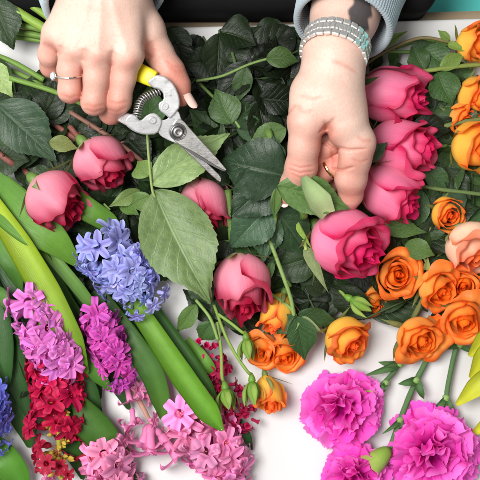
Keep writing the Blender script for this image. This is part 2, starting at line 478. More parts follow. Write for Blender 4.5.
R_THUMB = chain([(128, 4, 100, 24), (146, 30, 92, 18), (158.5, 52, 86, 13.6), (170, 72, 84, 14.0), (177.5, 86, 83, 12.0), (182, 98, 82, 8.6)])
R_CREASE = [
    ([(83, 68, 106), (84, 84, 102), (82, 100, 96)], 1.6, 0.6),
    ([(84, 109, 111), (94, 112, 113), (103, 109, 111)], 1.2, 0.5), ([(82, 104, 113), (94, 107, 116), (105, 104, 112)], 1.2, 0.35),
    ([(107, 101, 109), (117, 104, 111), (129, 101, 108)], 1.2, 0.4), ([(107, 109, 106), (117, 112, 106), (127, 108, 102)], 1.3, 0.5),
    ([(59, 94, 108), (70, 98, 112), (81, 94, 109)], 1.2, 0.4), ([(60, 100, 105), (70, 104, 108), (80, 99, 104)], 1.2, 0.4),
    ([(166, 60, 97), (174, 66, 98), (183, 66, 94)], 1.3, 0.35), ([(168, 65, 98), (176, 71, 98), (185, 71, 92)], 1.3, 0.4),
    ([(85, 48, 132), (84, 62, 124)], 3.0, 1.8), ([(113, 50, 132), (110, 66, 124)], 3.0, 1.8), ([(62, 46, 122), (60, 56, 112)], 3.0, 1.8),
    ([(147, 40, 112), (151, 50, 104), (149, 58, 98)], 4.0, 2.0),
    ([(42, 44, 112), (50, 47, 118), (58, 52, 112)], 2.5, 1.2),
]
R_BUMP = [((98, 58, 134), 7, 1.6), ((130, 63, 127), 7, 1.6), ((72, 55, 130), 6, 1.2), ((50, 40, 122), 6, 1.0),
          ((94, 103, 117), 7, 1.0), ((118, 102, 111), 7, 1.0), ((70, 93, 113), 7, .9)]
R_TENDON = [([(101, 0, 141), (98, 48, 135)], 4.0, 1.3), ([(112, 0, 139), (126, 50, 131)], 4.0, 1.2), ([(88, 0, 138), (75, 44, 131)], 4.0, 1.1)]
def hand_r(Q):
    palm = None
    for c in R_PALM:
        x = eval_chain(Q, c, 8); palm = x if palm is None else smin(palm, x, 12)
    f = None
    for c in R_FING:
        x = eval_chain(Q, c, 4); f = x if f is None else smin(f, x, 0.7)
    d = smin(palm, f, 8)
    d = smin(d, eval_chain(Q, R_THUMB, 7), 7)
    d = crease(Q, d, R_CREASE); d = crease(Q, d, [(p, w, -k*.7) for p, w, k in R_TENDON])
    for c, w, k in R_BUMP: d = d-k*np.exp(-np.sum((Q-P(*c))**2, 1)/w**2)
    return d
# ---- hand steadying the stem (right of the picture), seen from its thumb side
WR_C = P(335, 49, 96)
ARM_DIR = np.array([0.25, 0.80, -0.50]); ARM_DIR /= np.linalg.norm(ARM_DIR)     # wrist -> elbow
def along(c, t): return c+ARM_DIR*t
L_ARM = [(along(WR_C, 130), along(WR_C, 45), 36, 31), (along(WR_C, 45), WR_C, 31, 26.5)]
L_PALM = [L_ARM] + [chain(c) for c in (
    [(328, 60, 98, 24), (314, 96, 102, 22), (308, 120, 104, 18)],
    [(336, 60, 98, 24), (333, 100, 104, 25), (342, 124, 104, 20)],
    [(339, 60, 96, 23), (345, 110, 100, 19.5), (355, 140, 98, 17)],
)]
L_THUMB = chain([(311, 92, 104, 20), (307, 122, 104, 18.5), (304, 146, 98, 14.8), (301, 168, 88, 15.2), (294, 184, 76, 13), (287, 195, 66, 10)])
L_INDEX = chain([(359, 142, 98, 16.5), (355, 160, 92, 15.6), (351, 179, 84, 15.6), (350.5, 195, 74, 12), (348, 206, 62, 8.5)])
L_MID = chain([(352, 130, 84, 15), (327, 146, 80, 11.5), (320, 158, 70, 10.5), (317, 176, 58, 9.5)])
L_RING = chain([(350, 150, 72, 14), (334, 166, 74, 11.5), (322, 174, 66, 10.5), (310, 186, 54, 9)])
L_PINK = chain([(352, 160, 60, 12), (338, 178, 50, 10), (326, 190, 42, 9)])
L_BUMP = [((347, 158, 104), 9, 4.0), ((367, 150, 106), 10, 2.5), ((293, 122, 118), 9, 1.5), ((343, 178, 96), 10, 2.0)]
L_CREASE = [
    ([(322, 140, 100), (333, 147, 100), (348, 151, 100), (364, 150, 100)], 1.25, 1.5),
    ([(332, 167, 90), (341, 171, 90), (352, 168, 90)], 1.25, 1.5), ([(332, 150, 95), (336, 158, 95), (334, 166, 95)], 2.2, 1.0),
    ([(318, 134, 100), (326, 128, 105), (333, 120, 110)], 1.6, 1.3), ([(350, 160, 98), (360, 163, 98), (368, 160, 98)], 1.2, 0.5), ([(356, 138, 105), (364, 142, 105), (372, 141, 102)], 1.3, 0.5),
    ([(296, 106, 115), (304, 112, 118), (314, 112, 118)], 1.4, 0.35), ([(300, 96, 118), (312, 100, 120), (322, 98, 120)], 1.4, 0.35),
    ([(326, 122, 124), (330, 130, 120), (324, 140, 110)], 3.5, 3.2),
    ([(289, 164, 98), (300, 168, 104), (314, 166, 100)], .9, 0.7), ([(288, 169, 96), (300, 173, 103), (314, 171, 98)], .9, 0.8),
    ([(290, 174, 90), (300, 178, 98), (310, 176, 95)], 1.2, 0.5),
    ([(286, 116, 112), (292, 108, 120), (296, 104, 122)], 1.2, 0.5),
    ([(333, 60, 128), (345, 64, 128), (358, 72, 122)], 1.5, 0.4),
]
def hand_l(Q):
    palm = None
    for c in L_PALM:
        x = eval_chain(Q, c, 8); palm = x if palm is None else smin(palm, x, 12)
    th = eval_chain(Q, L_THUMB, 6); f = None
    for c in (L_INDEX, L_MID, L_RING, L_PINK):
        x = eval_chain(Q, c, 4); f = x if f is None else smin(f, x, 1.2)
    d = smin(palm, f, 6); d = smin(d, th, 4.0)
    d = crease(Q, d, L_CREASE)
    for c, w, k in L_BUMP: d = d-k*np.exp(-np.sum((Q-P(*c))**2, 1)/w**2)
    return d
# arms and trunk, coarse, mostly inside the clothes
TR_C = np.array([40.0, 460.0, 60.0])
def trunk(Q):
    d = ell(Q, TR_C, (150, 90, 300))
    for sh, el, wr in (((-110, 460, 300), (-175, 370, 70), P(95, -60, 98)), ((190, 460, 300), (235, 385, 60), along(WR_C, 125))):
        sh = np.array(sh, float); el = np.array(el, float)
        x = smin(cone(Q, sh, el, 52, 42), cone(Q, el, wr, 42, 34), 20); d = smin(d, x, 25)
    d = smin(d, cone(Q, np.array([40, 460, 300.]), np.array([40, 465, 400.]), 60, 50), 30)
    d = smin(d, ell(Q, np.array([40, 440, 500.]), (75, 95, 110)), 12)
    return d

SPOTS = [((98, 60, 134), 9, .55), ((131, 64, 127), 9, .6), ((72, 57, 130), 8, .4), ((48, 46, 118), 10, .5), ((94, 108, 114), 11, .55), ((118, 106, 108), 11, .5),
         ((70, 98, 110), 10, .45), ((51, 68, 85), 14, .7), ((112, 118, 85), 14, .7), ((176, 76, 96), 16, .75), ((182, 98, 86), 16, .9), ((150, 54, 98), 14, .5),
         ((300, 172, 98), 15, .6), ((347, 165, 104), 14, .5), ((366, 150, 108), 11, .55), ((292, 122, 115), 10, .35), ((326, 140, 112), 16, .7), ((350, 192, 88), 16, .6),
         ((326, 160, 70), 22, .7), ((288, 192, 72), 15, .7), ((97, 40, 136), 7, .2)]
def skin_colors(v):
    pale = np.array([0.70, 0.495, 0.41]); red = np.array([0.55, 0.18, 0.13]); c = np.tile(pale, (len(v), 1))
    w = np.zeros(len(v))
    for p, r, k in SPOTS: w = 1-(1-w)*(1-k*np.exp(-np.sum((v-P(*p))**2, 1)/r**2))
    # fingers are a little rosier than the back of the hand
    for ch in (R_FING+[L_THUMB, L_INDEX, L_MID, L_RING, L_PINK, R_THUMB[2:]]):
        dm = np.min([seg_d(v, a, b)[0] for a, b, _, _ in ch[1:]], 0); w = 1-(1-w)*(1-0.42*np.exp(-(dm/19)**4))
    for cr in R_CREASE+L_CREASE:
        pts, wd, dp = cr; w = 1-(1-w)*(1-0.38*crease_w(v, pts, wd*1.5))
    c = c*(1-w[:, None])+red*w[:, None]
    # dark ink tattoo just above the watch
    t = (v-WR_C)@ARM_DIR; side = v[:, 0]-(WR_C[0]+t*0.25)
    ink = sm(t, 11, 13)*(1-sm(t, 58, 62))*sm(side+1.5*np.sin(t*.35), 5, 8)*(1-sm(side+1.2*np.sin(t*.5+1), 23, 26))*(v[:, 2] > 70)
    n = 0.93*ink
    c = c*(1-n[:, None])+np.array([0.045, 0.05, 0.058])*n[:, None]
    return c
def skin_material():
    m, nt, bs = new_mat('skin'); b = NB(nt); tc = b.n('ShaderNodeTexCoord')
    at = b.n('ShaderNodeAttribute', attribute_name='Col')
    n1 = b.noise(45, 5, 0.6, tc.outputs['Object']); n2 = b.noise(380, 4, 0.6, tc.outputs['Object'])
    vo = b.n('ShaderNodeTexVoronoi', feature='DISTANCE_TO_EDGE'); vo.inputs['Scale'].default_value = 560
    mp = b.mapping(tc.outputs['Object'], (1, 0.7, 1)); b.l(mp, vo.inputs['Vector'])
    c = b.mix(n1, (0.90, 0.80, 0.77), (1.10, 1.14, 1.15)); c = b.mix(1.0, at.outputs['Color'], c, 'MULTIPLY')
    c = b.mix(b.math('MULTIPLY', b.ramp(n2, [(0.45, 0.0), (0.8, 1.0)]), 0.30), c, b.mix(1.0, c, (0.85, 0.55, 0.48), 'MULTIPLY'))
    b.l(c, bs.inputs['Base Color'])
    b.l(b.math('MULTIPLY_ADD', n2, 0.25, 0.36), bs.inputs['Roughness'])
    bs.inputs['Subsurface Weight'].default_value = 0.12; bs.inputs['Subsurface Radius'].default_value = (1, .36, .2); bs.inputs['Subsurface Scale'].default_value = 0.006
    bs.inputs['Specular IOR Level'].default_value = 0.4
    h = b.math('ADD', b.math('MULTIPLY', b.math('MINIMUM', vo.outputs['Distance'], 0.22), 1.6), b.math('MULTIPLY', n2, 0.7))
    h = b.math('ADD', h, b.math('MULTIPLY', n1, 1.2))
    b.l(b.bump(h, 0.4, 0.0004), bs.inputs['Normal'])
    return m

def sheet(fn, nu, nv, closed=False):
    U, V = grid_uv(nu, nv); return fn(U, V)

def arm_ring(c, axis, r, n, th0=0):
    B = basis(axis, (1, 0, 0)); a = np.linspace(0, 2*np.pi, n, endpoint=False)+th0
    return c+r*(np.cos(a)[:, None]*B[:, 0]+np.sin(a)[:, None]*B[:, 1])
def sleeve(axis_pts, radii, nrib=84, th=5.0, ribd=0.9, sq=1.0):
    """ribbed knit cuff and sleeve: outer wall, rolled lip, inner wall"""
    n = nrib*4; p = catmull(axis_pts, 26); r = np.interp(np.linspace(0, 1, 26), np.linspace(0, 1, len(radii)), radii)
    T = np.gradient(p, axis=0); T /= np.linalg.norm(T, axis=1)[:, None]
    rings = []; a = np.linspace(0, 2*np.pi, n, endpoint=False)
    rib = np.abs(np.cos(a*nrib/2.0))**0.7
    def ring(i, off, back=0.0, k=1.0):
        B = basis(T[i], (1, 0, 0)); rr = r[i]+off+ribd*rib*k
        return p[i]-T[i]*back+rr[:, None]*(np.cos(a)[:, None]*B[:, 0]+sq*np.sin(a)[:, None]*B[:, 1])
    for i in range(12, 0, -1): rings.append(ring(i, -th))
    for ph in np.linspace(-90, 90, 9):
        q = math.radians(ph); rings.append(ring(0, -th/2+th/2*math.sin(q), back=th/2*math.cos(q)))
    for i in range(1, 26): rings.append(ring(i, 0))
    v = np.array(rings); uv = np.stack(np.meshgrid(a/(2*np.pi), np.arange(len(rings))/len(rings)), -1)
    return v.reshape(-1, 3), grid_faces(n, len(rings), True), uv

def build_person():
    root = thing('person', 'person in a black top with pale blue grey cuffs cutting rose stems', 'person', (0, 0, 0))
    ms = skin_material(); mb = MB()
    v, f = surface_nets(hand_r, P(20, -70, 20)-[0, 0, 0]+np.array([0, -240, 0])*0+np.array([0, 0, 0]), P(210, -70, 160), 2.0) if False else (None, None)
    h = 1.15
    for fn, lo, hi in ((hand_r, (-215, 95, 52), (-20, 272, 160)), (hand_l, (30, 20, 30), (150, 262, 150))):
        v, f = surface_nets(fn, np.array(lo, float), np.array(hi, float), h); mb.add(v, f, None, skin_colors(v))
    v, f = surface_nets(trunk, np.array([-260, 262, -260.]), np.array([320, 580, 640.]), 9.0); mb.add(v, f, None, skin_colors(v))
    part(root, 'body', mb, ms)
    # nails
    nail = simple('nail', (0.90, 0.62, 0.55), 0.22, noise=0.04, nscale=80)
    def nail_mb(c, d, up, L, W, bend=0.35):
        z = np.array(up, float); z /= np.linalg.norm(z); x = np.array(d, float); x -= z*x.dot(z); x /= np.linalg.norm(x); y = np.cross(z, x)
        U, V = grid_uv(13, 17); w = W/2*np.sqrt(np.clip(1-np.clip((np.abs(V-0.42)-0.25)/0.33, 0, 1)**2.2, 0.0, 1))
        X = (V-0.5)*L; Y = U*w; Z = -bend*(U*w)**2/(W/2)-0.10*(V*1.6)**2
        p = c+X[..., None]*x+Y[..., None]*y+Z[..., None]*z; m = MB(); m.add(p.reshape(-1, 3), grid_faces(13, 17))
        m.add((p-z*0.9).reshape(-1, 3), grid_faces(13, 17)[:, ::-1]); return m
    body = root.children[0]
    part(body, 'fingernail', nail_mb(P(190.6, 97.0, 88), P(197, 108, 84)-P(186, 87, 89), (0.72, 0.30, 0.75), 23, 10.5), nail)
    part(body, 'fingernail', nail_mb(P(284.5, 199, 68), P(282, 206, 64)-P(288, 190, 72), (-0.35, 0.25, 0.9), 16, 11.5), nail)
    # black top
    black = simple('black_cloth', (0.005, 0.005, 0.006), 0.95, noise=0.3, nscale=300, bump=0.0004, spec=0.2)
    def top(Q):
        d = trunk(Q)-9
        # the front hangs down straight towards the table edge
        q = np.abs(Q-np.array([-70., 385., -150.]))-np.array([243., 146., 180.]); bx = np.linalg.norm(np.maximum(q, 0), axis=1)+np.minimum(q.max(1), 0)-18
        d = smin(d, bx, 14)
        return np.maximum(d, Q[:, 2]-395)
    def nowr(Q):
        d = top(Q)
        return d
    v, f = surface_nets(nowr, np.array([-330, 205, -380.]), np.array([360, 600, 405.]), 8.0)
    mb = MB(); mb.add(v, f); part(root, 'black_top', mb, black)
    # knit cuffs
    m, nt, bs = new_mat('pale_knit'); b = NB(nt); tc = b.n('ShaderNodeTexCoord')
    n = b.noise(260, 4, 0.7, tc.outputs['Object']); b.l(b.mix(n, (0.31, 0.39, 0.44), (0.49, 0.58, 0.63)), bs.inputs['Base Color']); bs.inputs['Roughness'].default_value = 0.9
    bs.inputs['Sheen Weight'].default_value = 0.3
    wv = b.n('ShaderNodeTexWave', wave_type='BANDS', bands_direction='Y'); wv.inputs['Scale'].default_value = 26; wv.inputs['Distortion'].default_value = 1.0
    b.l(tc.outputs['UV'], wv.inputs['Vector'])
    b.l(b.bump(b.math('ADD', n, b.math('MULTIPLY', wv.outputs['Fac'], 0.5)), 0.7, 0.0008), bs.inputs['Normal'])
    c0 = along(WR_C, 30); mb = MB()
    v, f, uv = sleeve([c0+np.array([1, 0, 0]), along(WR_C, 70), along(WR_C, 110), along(WR_C, 190)], [46, 49, 54, 62], 92, 5.5); mb.add(v, f, uv)
    part(root, 'cuff', mb, m)
    c0 = P(106, -5, 98); dr = np.array([-0.30, 0.82, -0.45]); mb = MB()
    v, f, uv = sleeve([c0, c0+dr*40, c0+dr*80, c0+dr*150], [58, 60, 63, 68], 96, 5.5); mb.add(v, f, uv)
    part(root, 'cuff', mb, m)
build_person()
# ------------------------------------------------------------------ secateurs, watch and rings
def smooth_poly(pts, n=4):
    """closed polygon with corners rounded a little (Chaikin)"""
    p = np.array(pts, float)
    for _ in range(n):
        q = np.roll(p, -1, 0); p = np.stack([p*.78+q*.22, p*.22+q*.78], 1).reshape(-1, 2)
    return p
def plate(pts, zf, th, bev=0.8, n=2, dome=0.0):
    """flat cast plate traced in photo pixels; zf(px,py) = height of its top; returns verts, faces (fan caps through inset rings)"""
    p = smooth_poly(pts, n) if n else np.array(pts, float)
    A = 0.5*np.sum(p[:, 0]*np.roll(p[:, 1], -1)-np.roll(p[:, 0], -1)*p[:, 1])
    if A > 0: p = p[::-1]
    t = np.roll(p, -1, 0)-np.roll(p, 1, 0); t /= np.linalg.norm(t, axis=1)[:, None]+1e-9
    nrm = np.stack([t[:, 1], -t[:, 0]], 1)            # inward for this winding (image y down)
    return p, nrm
def plate_obj(root, name, pts, zf, th, mat, bev=0.9, n=2, hole=None):
    p, nin = plate(pts, zf, th, bev, n)
    import bmesh
    bm = bmesh.new()
    def ring(off, dz):
        return [bm.verts.new(P(x, y, zf(x, y)+dz)*MM) for x, y in (p+nin*off)]
    # decide the inward direction
    c = p.mean(0); 
    if np.mean(np.sum((c-p)*nin, 1)) < 0: nin = -nin
    R = [ring(bev, 0), ring(bev*.3, -bev*.3), ring(0, -bev), ring(0, -th+bev), ring(bev*.3, -th+bev*.3), ring(bev, -th)]
    N = len(p)
    for a, b in zip(R[:-1], R[1:]):
        for i in range(N): bm.faces.new((a[i], a[(i+1) % N], b[(i+1) % N], b[i])).smooth = True
    f = bm.faces.new(R[0]); g = bm.faces.new(R[-1][::-1])
    bmesh.ops.triangulate(bm, faces=[f, g])
    bmesh.ops.recalc_face_normals(bm, faces=bm.faces)
    me = bpy.data.meshes.new(name); 
    bm.transform(rootm(root).inverted()); bm.to_mesh(me); bm.free(); me.materials.append(mat)
    return link(name, me, root)
def ring_band(c, axis, r, w, th, n=64, prof=8, closed=True):
    B = basis(axis); a = np.linspace(0, 2*np.pi, n, endpoint=False)
    q = np.linspace(0, 2*np.pi, prof, endpoint=False); vs = []
    for t in q:
        rr = r+th/2*np.cos(t); zz = w/2*np.sin(t)
        vs.append(c+rr*(np.cos(a)[:, None]*B[:, 0]+np.sin(a)[:, None]*B[:, 1])+zz*B[:, 2])
    vs.append(vs[0]); v = np.array(vs)
    return v.reshape(-1, 3), grid_faces(n, prof+1, True)
def box_v(c, X, Y, Z, sx, sy, sz, bev=0.0):
    """bevelled box (chamfered) as quads"""
    out = []; h = np.array([sx, sy, sz])/2; b = bev
    import itertools
    idx = {}; V = []
    for s in itertools.product((-1, 1), repeat=3):
        for ax in range(3):
            q = np.array(s)*(h-b); q[ax] = s[ax]*h[ax]; idx[(s, ax)] = len(V); V.append(q)
    F = []
    for ax in range(3):
        o1, o2 = [(1, 2), (0, 2), (0, 1)][ax]
        for sg in (-1, 1):
            L = []
            for a_, b_ in ((-1, -1), (1, -1), (1, 1), (-1, 1)):
                s = [0, 0, 0]; s[ax] = sg; s[o1] = a_; s[o2] = b_; L.append(idx[(tuple(s), ax)])
            F.append(L)
    for ax in range(3):      # edges along ax
        o1, o2 = [(1, 2), (0, 2), (0, 1)][ax]
        for a_, b_ in itertools.product((-1, 1), repeat=2):
            s0 = [0]*3; s1 = [0]*3; s0[ax] = -1; s1[ax] = 1
            for s in (s0, s1): s[o1] = a_; s[o2] = b_
            F.append([idx[(tuple(s0), o1)], idx[(tuple(s1), o1)], idx[(tuple(s1), o2)], idx[(tuple(s0), o2)]])
    for s in itertools.product((-1, 1), repeat=3):
        F.append([idx[(s, 0)], idx[(s, 1)], idx[(s, 2)], idx[(s, 2)]])
    V = np.array(V); v = c+V[:, :1]*X+V[:, 1:2]*Y+V[:, 2:]*Z
    return v, np.array(F)
def fix_normals(o):
    import bmesh
    bm = bmesh.new(); bm.from_mesh(o.data); bmesh.ops.recalc_face_normals(bm, faces=bm.faces); bm.to_mesh(o.data); bm.free()

def build_tools():
    cast = worn_metal('pale_cast_aluminium', (0.74, 0.74, 0.75), 0.36, 0.55)
    steel = worn_metal('scratched_steel', (0.60, 0.59, 0.57), 0.30, 0.9)
    dark = simple('dark_steel', (0.22, 0.215, 0.21), 0.38, metal=0.9, noise=0.3, nscale=120)
    yel = simple('yellow_grip', (0.72, 0.62, 0.02), 0.4, noise=0.12, nscale=70, bump=0.0003)
    grn = simple('green_grip', (0.13, 0.22, 0.06), 0.5, noise=0.15, nscale=70)
    # plane of the tool: high at the grip, lower at the tips
    def zf0(x, y): return 92-((x-177)*0.42+(y-132)*0.42)*0.62
    def zf(d): return lambda x, y: zf0(x, y)+d
    root = thing('secateurs', 'open secateurs with yellow grip and pale metal body, held in the cutting hand', 'secateurs', P(177, 132, 92))
    plate_obj(root, 'upper_arm', [(147, 82), (151, 78.5), (156.5, 74.6), (166, 76.5), (174.7, 85), (179.6, 97), (180, 107), (176, 113), (170, 119), (165.5, 115), (159, 110), (158.4, 103), (163.8, 100), (163.2, 93), (159, 89), (153, 88)], zf(3), 9, cast, 1.4, 1)
    plate_obj(root, 'lower_arm', [(124.6, 120), (130, 113.5), (136.3, 115.5), (140, 121.5), (148, 114), (155, 112.6), (162, 119), (162, 125), (157.2, 134.3), (143.7, 135), (132.5, 131), (126, 125.5)], zf(2), 9, cast, 1.4, 1)
    plate_obj(root, 'shank', [(159, 121), (168, 119), (172, 112), (177, 110), (179.5, 113), (181, 119), (187, 127), (190, 136), (183, 145), (172, 142), (157.5, 134.5)], zf(0.5), 4, cast, 0.7)
    bl = plate_obj(root, 'cutting_blade', [(178, 118), (184, 121), (190, 128.5), (226.8, 168.6), (225.4, 171.4), (212, 163.5), (196, 153.5), (176, 143), (171, 136), (172, 126)], zf(1.6), 2.6, steel, 0.6, 1)
    plate_obj(bl_root(root, bl), 'ground_edge', [(177, 143.2), (186, 144.2), (202, 152.5), (226, 169.4), (225.2, 172.4), (210, 165), (194, 155.5)], zf(-0.2), 1.6, dark, 0.3, 1)
    plate_obj(root, 'counter_blade', [(176, 138), (184, 142), (196, 153), (210, 165.5), (221.5, 177), (221, 182.6), (216.5, 180), (205, 169.5), (190, 155), (178, 144)], zf(-2.4), 3.2, steel, 0.6, 1)
    Z = np.cross(P(187, 132, zf0(187, 132))-P(177, 132, zf0(177, 132)), P(177, 122, zf0(177, 122))-P(177, 132, zf0(177, 132))); Z /= np.linalg.norm(Z); B = basis(Z)
    def disc(px, py, dz, prof, n=40, hexa=False):
        c = P(px, py, zf0(px, py)+dz); a = np.linspace(0, 2*np.pi, n, endpoint=False); vs = []
        for r, z in prof: vs.append(c+r*(np.cos(a)[:, None]*B[:, 0]+np.sin(a)[:, None]*B[:, 1])+Z*z)
        m = MB(); m.add(np.array(vs).reshape(-1, 3), grid_faces(n, len(prof), True)); return m
    part(root, 'lock_washer', disc(177.8, 131.8, 2, [(7.9, 0), (7.9, 1.2), (7.3, 1.6), (6.9, 1.2), (6.5, 1.2), (6.2, 1.9), (5.7, 1.9), (5.4, 1.0), (0.01, 1.0)], 60), dark)
    part(root, 'pivot_bolt', disc(177.8, 131.8, 3, [(4.6, 0), (4.6, 2.0), (4.2, 2.6), (2.8, 3.1), (2.6, 2.8), (0.01, 2.9)]), steel)
    for px, py in ((164.8, 106.3), (152.3, 120.2)):
        part(root, 'rivet', disc(px, py, 2.6, [(3.4, 0), (3.4, 0.9), (3.0, 1.3), (2.5, 1.1), (0.01, 1.5)]), cast)
    # coil spring between the arms
    a = P(160.5, 90.5, 98); bq = P(136.5, 116.5, 104); mid = (a+bq)/2+np.array([-5, 3.5, 2.0])
    path = catmull([a, mid, bq], 420); T, N, Bn = frames(path); t = np.linspace(0, 15*2*np.pi, 420)
    hel = path+3.6*(np.cos(t)[:, None]*N+np.sin(t)[:, None]*Bn)
    mb = MB(); p, f, uv, c = tube(hel, 0.62, 7, 420); mb.add(p, f); part(root, 'coil_spring', mb, steel)
    mb = MB(); p, f, uv, c = tube(path[20:-20:50], 1.6, 10, 30); mb.add(p, f); part(root, 'spring_pin', mb, dark)
    # grips, tapering rounded bars running under the palm
    def grip(pts, rad, fl, mat, name):
        path = catmull(pts, 30); T, N, Bn = frames(path, Z); r = np.interp(np.linspace(0, 1, 30), np.linspace(0, 1, len(rad)), rad)
        aa = np.linspace(0, 2*np.pi, 24, endpoint=False); vs = []
        for i in range(30):
            cx = np.sign(np.cos(aa))*np.abs(np.cos(aa))**0.6; sy = np.sign(np.sin(aa))*np.abs(np.sin(aa))**0.6
            vs.append(path[i]+r[i]*(cx[:, None]*N[i]*fl+sy[:, None]*Bn[i]))
        vs = [np.repeat(path[:1], 24, 0)]+vs+[np.repeat(path[-1:], 24, 0)]
        m = MB(); m.add(np.array(vs).reshape(-1, 3), grid_faces(24, 32, True)); part(root, name, m, mat)
    grip([P(154.5, 79.5, 99), P(146, 75.5, 98), P(134, 70, 90), P(118, 62, 84), P(104, 50, 78)], [7.6, 8.2, 8.6, 8, 6], 0.6, yel, 'upper_grip')
    grip([P(131, 121, 96), P(120, 115, 84), P(104, 104, 76), P(88, 88, 72)], [5.5, 5.5, 6.5, 6], 0.7, cast, 'lower_grip')

    # wrist watch: bracelet of links round the wrist
    wroot = thing('wristwatch', 'silver metal link bracelet watch worn on the right wrist in the photo', 'watch', WR_C)
    pol = simple('polished_steel', (0.84, 0.82, 0.79), 0.20, metal=0.66, noise=0.06, nscale=120)
    br = simple('brushed_steel', (0.70, 0.68, 0.65), 0.22, metal=0.6, noise=0.12, nscale=200)
    ax = ARM_DIR; Bz = basis(ax, (1, 0, 0)); R0 = 29.8; nl = 26
    for i in range(nl):
        th = 2*np.pi*(i+0.5)/nl
        rad = math.cos(th)*Bz[:, 0]+math.sin(th)*Bz[:, 1]; tan = -math.sin(th)*Bz[:, 0]+math.cos(th)*Bz[:, 1]
        c = WR_C+rad*R0; wob = 0.10*math.sin(i*2.7); rad, tan = rad*math.cos(wob)+tan*math.sin(wob), tan*math.cos(wob)-rad*math.sin(wob)
        if rad[2] < -0.78: continue                      # the case is here
        mb = MB(); seg = 2*np.pi*R0/nl
        for off, w, m_ in ((-7.2, 6.0, 0), (7.2, 6.0, 0)):
            v, f = box_v(c+ax*off, tan, ax, rad, seg*0.92, w, 3.6, 0.8); mb.add(v, f)
        v, f = box_v(c+tan*seg*0.5, tan, ax, rad, seg*0.55, 7.6, 3.0, 0.6); mb.add(v, f)
        lk = part(wroot, 'link', mb, pol, smooth=False); fix_normals(lk)
        mb = MB(); v, f = box_v(c+rad*0.15, tan, ax, rad, seg*0.42, 8.2, 3.8, 0.7); mb.add(v, f)
        ck = part(lk, 'centre_link', mb, br, smooth=False) if False else part(wroot, 'centre_link', mb, br, smooth=False); fix_normals(ck)
    rad = -Bz[:, 1] if Bz[2, 1] > 0 else Bz[:, 1]
    c = WR_C+rad*(R0+1.5); x_ = Bz[:, 0]
    def drum(name, prof, mat):
        a = np.linspace(0, 2*np.pi, 48, endpoint=False); vs = [c+r*(np.cos(a)[:, None]*x_+np.sin(a)[:, None]*ax)+rad*z for r, z in prof]
        m = MB(); m.add(np.array(vs).reshape(-1, 3), grid_faces(48, len(prof), True)); o = part(wroot, name, m, mat); fix_normals(o)
    drum('watch_case', [(0.01, -2), (15, -2), (17, 0), (17, 4), (16, 6), (14.5, 6.4)], pol)
    drum('watch_dial', [(14.4, 6.0), (0.01, 6.1)], simple('dial', (0.7, 0.7, 0.68), 0.3))
    # ring with a stone on the ring finger of the cutting hand
    gold = simple('white_gold', (0.80, 0.76, 0.68), 0.12, metal=1.0)
    fa, fb = R_FING[1][1][0], R_FING[1][1][1]
    c = fa+(fb-fa)*0.22; axr = (fb-fa)/np.linalg.norm(fb-fa)+np.array([0.05, 0, 0]); axr /= np.linalg.norm(axr)
    rr = thing('diamond_ring', 'thin pale gold ring with a clear round stone on the cutting hand', 'ring', c)
    mb = MB(); v, f = ring_band(c, axr, 13.5, 1.7, 1.3); mb.add(v, f); part(rr, 'band', mb, gold)
    u = np.array([-0.93, 0, 0.36]); u -= axr*u.dot(axr); u /= np.linalg.norm(u); t2 = np.cross(axr, u); c2 = c+u*14.6
    gm, nt, bs = new_mat('clear_stone'); bs.inputs['Base Color'].default_value = (0.95, 0.96, 1, 1); bs.inputs['Roughness'].default_value = 0.02
    bs.inputs['Transmission Weight'].default_value = 0.55; bs.inputs['IOR'].default_value = 2.2
    tilt = (u+np.array([-0.1, 0.1, 0.9])); tilt /= np.linalg.norm(tilt); Bt = basis(tilt)
    def gem(prof, n): 
        vs = []
        for j, (r, z) in enumerate(prof):
            a = np.linspace(0, 2*np.pi, n, endpoint=False)+(j % 2)*np.pi/n
            vs.append(c2+tilt*(z+1.2)+r*(np.cos(a)[:, None]*Bt[:, 0]+1.25*np.sin(a)[:, None]*Bt[:, 1]))
        m = MB(); m.add(np.array(vs).reshape(-1, 3), grid_faces(n, len(prof), True)); return m
    o = part(rr, 'stone', gem([(0.01, -2.6), (2.9, 0.2), (3.1, 0.6), (2.2, 1.5), (0.01, 1.6)], 10), gm, smooth=False); fix_normals(o)
    mb = MB()
    for k in range(6):
        a = k*np.pi/3+0.3; d = np.cos(a)*Bt[:, 0]+1.25*np.sin(a)*Bt[:, 1]
        p, f, uv, cc = tube([c2-tilt*2.5+d*0.6, c2+tilt*0.5+d*2.9, c2+tilt*2.2+d*2.9], 0.45, 6, 8); mb.add(p, f)
    v, f = ring_band(c2+tilt*1.2, tilt, 3.5, 0.8, 0.8, 24, 6); mb.add(v, f)
    part(rr, 'setting', mb, gold)
    # plain gold ring on the other hand
    a_, b_ = L_RING[1][0], L_RING[1][1]
    ax2 = (b_-a_)/np.linalg.norm(b_-a_); c = a_+(b_-a_)*0.15
    g2 = simple('yellow_gold', (0.85, 0.62, 0.30), 0.15, metal=1.0)
    rr = thing('gold_ring', 'plain narrow gold ring on the finger tucked under the steadying hand', 'ring', c)
    mb = MB(); v, f = ring_band(c, ax2, 12.0, 3.4, 1.3); mb.add(v, f); part(rr, 'band', mb, g2)
def bl_root(root, bl):
    return root
build_tools()
